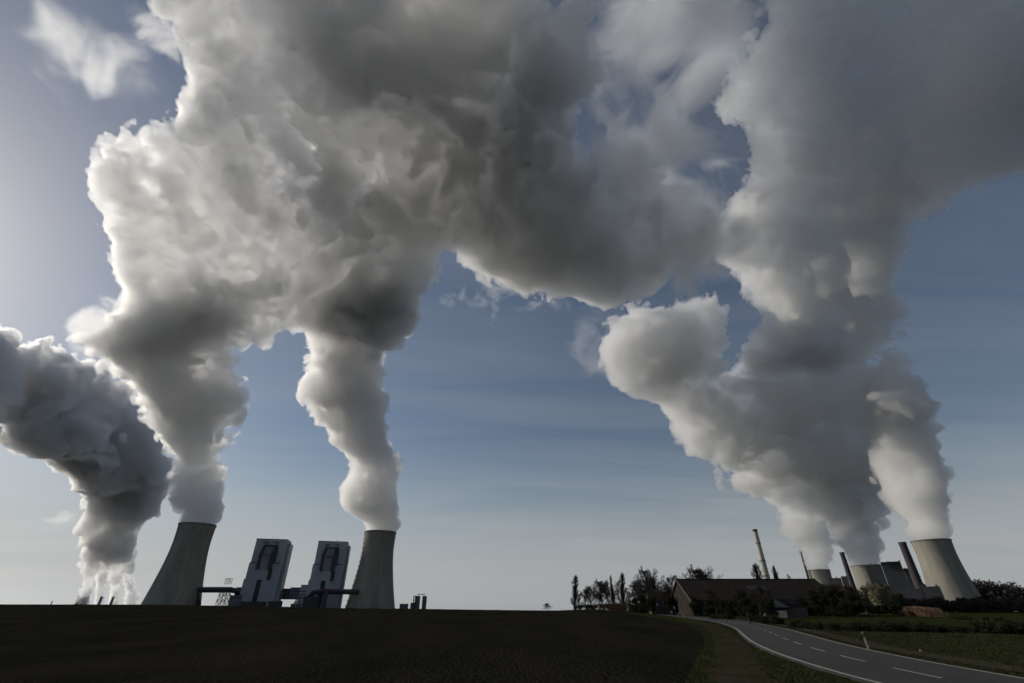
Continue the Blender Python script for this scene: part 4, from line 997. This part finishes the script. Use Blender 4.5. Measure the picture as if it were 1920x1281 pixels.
dA = lerp_depth([(369, 985, 1381), (360, 800, 1370), (300, 600, 1350), (230, 350, 1300), (300, 0, 1080), (700, 0, 1000), (1200, 100, 1080), (1250, 500, 1250), (900, 500, 1270),
                 (700, 300, 1180), (500, 500, 1320), (650, 600, 1320), (680, 800, 1330), (715, 1000, 1336)])
OUT_A = [(338, 1015), (338, 996), (340, 960), (328, 930), (322, 890), (330, 860), (300, 815), (272, 770), (250, 725), (215, 690), (200, 640), (240, 590), (310, 545), (400, 550), (455, 600), (470, 640),
         (440, 660), (432, 700), (446, 735), (454, 768), (430, 800), (412, 850), (420, 885), (415, 930), (405, 965), (402, 996), (400, 1015)]
OUT_B = [(689, 1030), (684, 990), (668, 965), (642, 945), (640, 915), (655, 880), (642, 840), (620, 800), (585, 775), (564, 740), (580, 700), (588, 650), (575, 605), (620, 550), (730, 520),
         (790, 545), (765, 620), (748, 655), (718, 665), (714, 700), (716, 760), (728, 810), (738, 860), (742, 900), (748, 945), (744, 985), (743, 1030)]
OUT_C = [(150, 640), (195, 610), (235, 570), (245, 520), (215, 475), (200, 420), (190, 380), (165, 345), (172, 300), (205, 272), (255, 255), (300, 250), (330, 215), (345, 190), (358, 150), (340, 110),
         (320, 60), (285, 15), (260, -60), (300, -160), (600, -220), (1000, -200), (1050, -60), (1040, 0), (1110, 60), (1110, 150), (1080, 220), (1090, 300), (1130, 360), (1170, 350), (1200, 310),
         (1250, 330), (1265, 390), (1250, 440), (1262, 490), (1245, 530), (1215, 550), (1190, 562), (1130, 580), (1080, 565), (1020, 545), (940, 540), (880, 515), (850, 470), (828, 462), (822, 500),
         (790, 560), (765, 610), (700, 640), (620, 640), (570, 620), (540, 615), (495, 632), (455, 645), (400, 640), (330, 680), (270, 720), (215, 690), (170, 670)]

dR = lerp_depth([(1744, 1010, 1386), (1535, 1068, 2223), (1620, 1058, 2054), (1620, 960, 1780), (1480, 930, 1880), (1550, 850, 1540), (1500, 750, 1470), (1730, 900, 1380), (1700, 750, 1370), (1200, 650, 1450), (1400, 800, 1520), (1500, 500, 1380), (1400, 200, 1200), (1600, 100, 1050),
                 (1900, 100, 900), (1900, 300, 1000)])
OUT_D = [(1713, 1040), (1704, 995), (1692, 975), (1672, 955), (1655, 925), (1640, 870), (1632, 800), (1630, 740), (1640, 680), (1668, 640), (1700, 685), (1730, 715), (1748, 762), (1738, 800), (1758, 850), (1772, 900),
         (1772, 950), (1781, 985), (1786, 1040)]
OUT_E = [(1516, 1090), (1505, 1040), (1482, 1020), (1465, 985), (1448, 950), (1425, 932), (1372, 925), (1368, 885), (1322, 868), (1285, 852), (1262, 795), (1228, 758), (1170, 735), (1125, 690),
         (1140, 605), (1195, 570), (1245, 575), (1290, 560), (1340, 555), (1366, 600), (1362, 650), (1335, 690), (1352, 712), (1388, 690), (1450, 650), (1560, 640), (1650, 690), (1690, 760), (1690, 850),
         (1660, 930), (1610, 955), (1560, 985), (1556, 1010), (1566, 1035), (1556, 1055), (1558, 1090)]
OUT_G = [(1597, 1085), (1590, 1050), (1575, 1030), (1562, 1010), (1560, 980), (1600, 900), (1660, 920), (1662, 960), (1648, 985), (1658, 1010), (1652, 1040), (1650, 1052), (1655, 1085)]
OUT_H = [(1385, 690), (1392, 645), (1418, 615), (1432, 585), (1388, 530), (1345, 490), (1332, 440), (1345, 410), (1392, 350), (1408, 300), (1402, 235), (1345, 222), (1336, 195), (1370, 130), (1400, 90),
         (1440, 40), (1425, -40), (1480, -160), (2150, -200), (2150, 250), (1935, 330), (1850, 350), (1770, 385), (1705, 420), (1685, 480), (1672, 560), (1674, 630), (1640, 680), (1560, 700), (1480, 700),
         (1420, 705)]
dF = lerp_depth([(200, 1120, 5600), (210, 950, 5300), (220, 800, 4700), (100, 720, 4000), (-100, 650, 3400), (-300, 600, 3000)])
OUT_F = [(168, 1060), (166, 1030), (152, 1010), (140, 985), (165, 950), (160, 920), (150, 892), (112, 872), (70, 850), (30, 826), (0, 804), (-60, 790), (-200, 770), (-420, 760), (-430, 420),
         (-250, 460), (-100, 560), (-30, 600), (10, 612), (32, 640), (62, 655), (102, 648), (142, 656), (155, 672), (205, 690), (228, 745), (265, 785), (292, 822), (318, 868), (316, 900), (303, 935),
         (300, 965), (270, 985), (258, 1000), (252, 1040), (250, 1060)]
OUT_F1 = [(141, 1140), (150, 1110), (156, 1085), (152, 1040), (160, 990), (200, 985), (186, 1070), (174, 1095), (168, 1140)]
OUT_F2 = [(174, 1150), (178, 1110), (180, 1070), (176, 1020), (176, 985), (215, 985), (206, 1040), (202, 1080), (196, 1108), (194, 1150)]
OUT_F3 = [(200, 1150), (204, 1115), (204, 1070), (200, 1020), (200, 985), (238, 985), (232, 1040), (228, 1080), (222, 1110), (220, 1150)]
OUT_F4 = [(232, 1150), (234, 1110), (228, 1070), (222, 1020), (220, 985), (258, 985), (256, 1040), (251, 1080), (252, 1105), (262, 1120), (258, 1132), (256, 1150)]

# name, outline, depth, largest puff, voxel, noise lengths, amplitudes, density, tower or None, label, group
STEAM = [
    ('steam_plume', OUT_A, dA, lambda x, y: 42 + 26 * sstep(640, 760, y), 3.2, (90, 45, 22, 11), .36, 'steam', T1, 'steam column pouring from the left tall cooling tower into the canopy'),
    ('steam_plume', OUT_B, dA, lambda x, y: 40 + 30 * sstep(620, 720, y), 3.2, (90, 45, 22, 11), .36, 'steam', T2, 'steam column pouring from the ladder-flanked tower right of the boiler houses'),
    ('steam_cloud', OUT_C, dA, lambda x, y: 52 + 28 * sstep(560, 900, x + .45 * (300 - y)) - 34 * sstep(1000, 1200, x) + 22 * sstep(470, 620, y) * (x < 800), 4.2, (170, 85, 42, 21, 11), .36, 'steam_canopy', None, 'huge grey steam canopy where the two left columns merge'),
    ('steam_plume', OUT_D, dR, 70, 3.4, (90, 45, 22, 11), .36, 'steam', T3, 'dark steam column rising from the far right sunlit cooling tower'),
    ('steam_plume', OUT_E, dR, 46, 4.6, (170, 85, 42, 21, 12), .44, 'steam_far', T4, 'wide steam column from the smallest cooling tower, with a bright left wing'),
    ('steam_plume', OUT_G, dR, 70, 4.5, (90, 45, 22, 11), .36, 'steam_far', T5, 'short steam column from the wide cooling tower behind the farm'),
    ('steam_cloud', OUT_H, dR, lambda x, y: 40 + 36 * sstep(1520, 1780, x), 4.4, (170, 85, 42, 21, 11), .46, 'steam_right', None, 'towering steam mass filling the upper right, dark on its right side'),
    ('steam_plume', OUT_F, dF, lambda x, y: 85 - 60 * sstep(860, 990, y), 12, (340, 170, 85, 42, 26), .36, 'steam_distant', None, 'dark slanting steam plume from the far station at the left edge'),
    ('steam_plume', OUT_F1, lambda x, y: 5480.0, 26, 9, (90, 45, 26), .34, 'steam_finger', None, 'thin slanted steam stem from the leftmost distant tower'),
    ('steam_plume', OUT_F2, lambda x, y: 5560.0, 26, 9, (90, 45, 26), .34, 'steam_finger', None, 'thin steam stem from the second distant tower'),
    ('steam_plume', OUT_F3, lambda x, y: 5560.0, 26, 9, (90, 45, 26), .34, 'steam_finger', None, 'thin steam stem from the third distant tower'),
    ('steam_plume', OUT_F4, lambda x, y: 5560.0, 26, 9, (90, 45, 26), .34, 'steam_finger', None, 'thin steam stem of the distant station closest to the big tower'),
    ('steam_plume', [(509, 1012), (509, 1006), (512, 1000), (510, 994), (514, 992), (518, 999), (517, 1012)], lambda x, y: 1390.0, 5, 1.6, (8, 4), .34, 'steam_finger', None, 'tiny puff of vapour above the left boiler house roof'),
]
DENS = dict(steam=.055, steam_canopy=.040, steam_right=.040, steam_far=.036, steam_distant=.034, steam_finger=.03, steam_wisp=.012, steam_veil=.010, steam_distant_wisp=.003)
for k_, v_ in DENS.items(): DENS[k_] = steam_mat(k_, v_, .5, .02)
WISPS = [
    (190, 120, 1500, 210, 160, .013, 120, .42, .70, 3.1, 'torn pale cloud patch alone in the upper left corner'),
    (300, 60, 1450, 90, 80, .022, 100, .44, .64, 9.3, 'small torn shreds touching the upper left edge of the canopy'),
    (1240, 60, 1150, 300, 210, .024, 170, .33, .56, 7.7, 'broad thin grey steam veil at top between the two great masses'),
    (1190, 290, 1180, 190, 130, .026, 150, .39, .60, 1.7, 'ragged vapour over the right end of the canopy'),
    (1290, 420, 1250, 180, 200, .036, 150, .39, .60, 4.4, 'pale broken vapour bridging the canopy and the right steam mass'),
    (1120, 640, 1500, 120, 150, .007, 100, .44, .70, 12.2, 'faint shreds beside the bright left wing of the right steam'),
    (130, 968, 5000, 60, 36, .006, 180, .42, .62, 5.5, 'small pale wisp left of the far station plume'),
    (190, 600, 1330, 90, 120, .030, 90, .44, .62, 6.1, 'bright ragged fringe on the lower left edge of the canopy'),
    (960, 560, 1280, 170, 50, .016, 110, .44, .64, 8.8, 'faint hanging fringe under the middle of the canopy'),
]
for w_ in WISPS: wisp(*w_)
for i, (nm, ol, dp, rm, vx, lam, am, mt, tw, lab) in enumerate(STEAM):
    b = fill_outline(ol, dp, rmax=rm, seed=3 + i * 10, spread=.3 if 'canopy' in mt else (.45 if 'right' in mt else .5), step=5 if callable(rm) or rm > 40 else (4 if rm > 14 else (3 if rm > 6 else 1)), rmin=9 if callable(rm) or rm > 30 else (5 if rm > 6 else 1.5))
    cz = ax = None
    if tw:
        sh = [c.data for c in tw.children if c.name.startswith('shell')][0]; rim = max(v.co.z for v in sh.vertices)
        rt_ = min(math.hypot(v.co.x, v.co.y) for v in sh.vertices if v.co.z > rim - 1) - .8
        cz = tw.location.z + rim - 6; ax = (tw.location.x, tw.location.y, rt_)
        b += [(ax[0], ax[1], cz + k * rt_ * .4, rt_ * (.98 + .02 * k)) for k in range(-1, 3)]
    o = steam_mesh(nm, b, vx, lam, [am * k for k in (.85, 1.0, 1.1, 1.3, 1.3)][:len(lam)], 3 + i * 10, clip_z=cz, axis=ax, bias=0.0 if am < .5 else vx * 1.0)
    o.data.materials.append(DENS[mt]); tag(o, lab, 'cloud' if 'cloud' in nm else 'steam plume', {'steam_plume': 'steam plumes from the cooling towers', 'cloud_wisp': 'thin shreds of cloud'}.get(nm), 'thing')
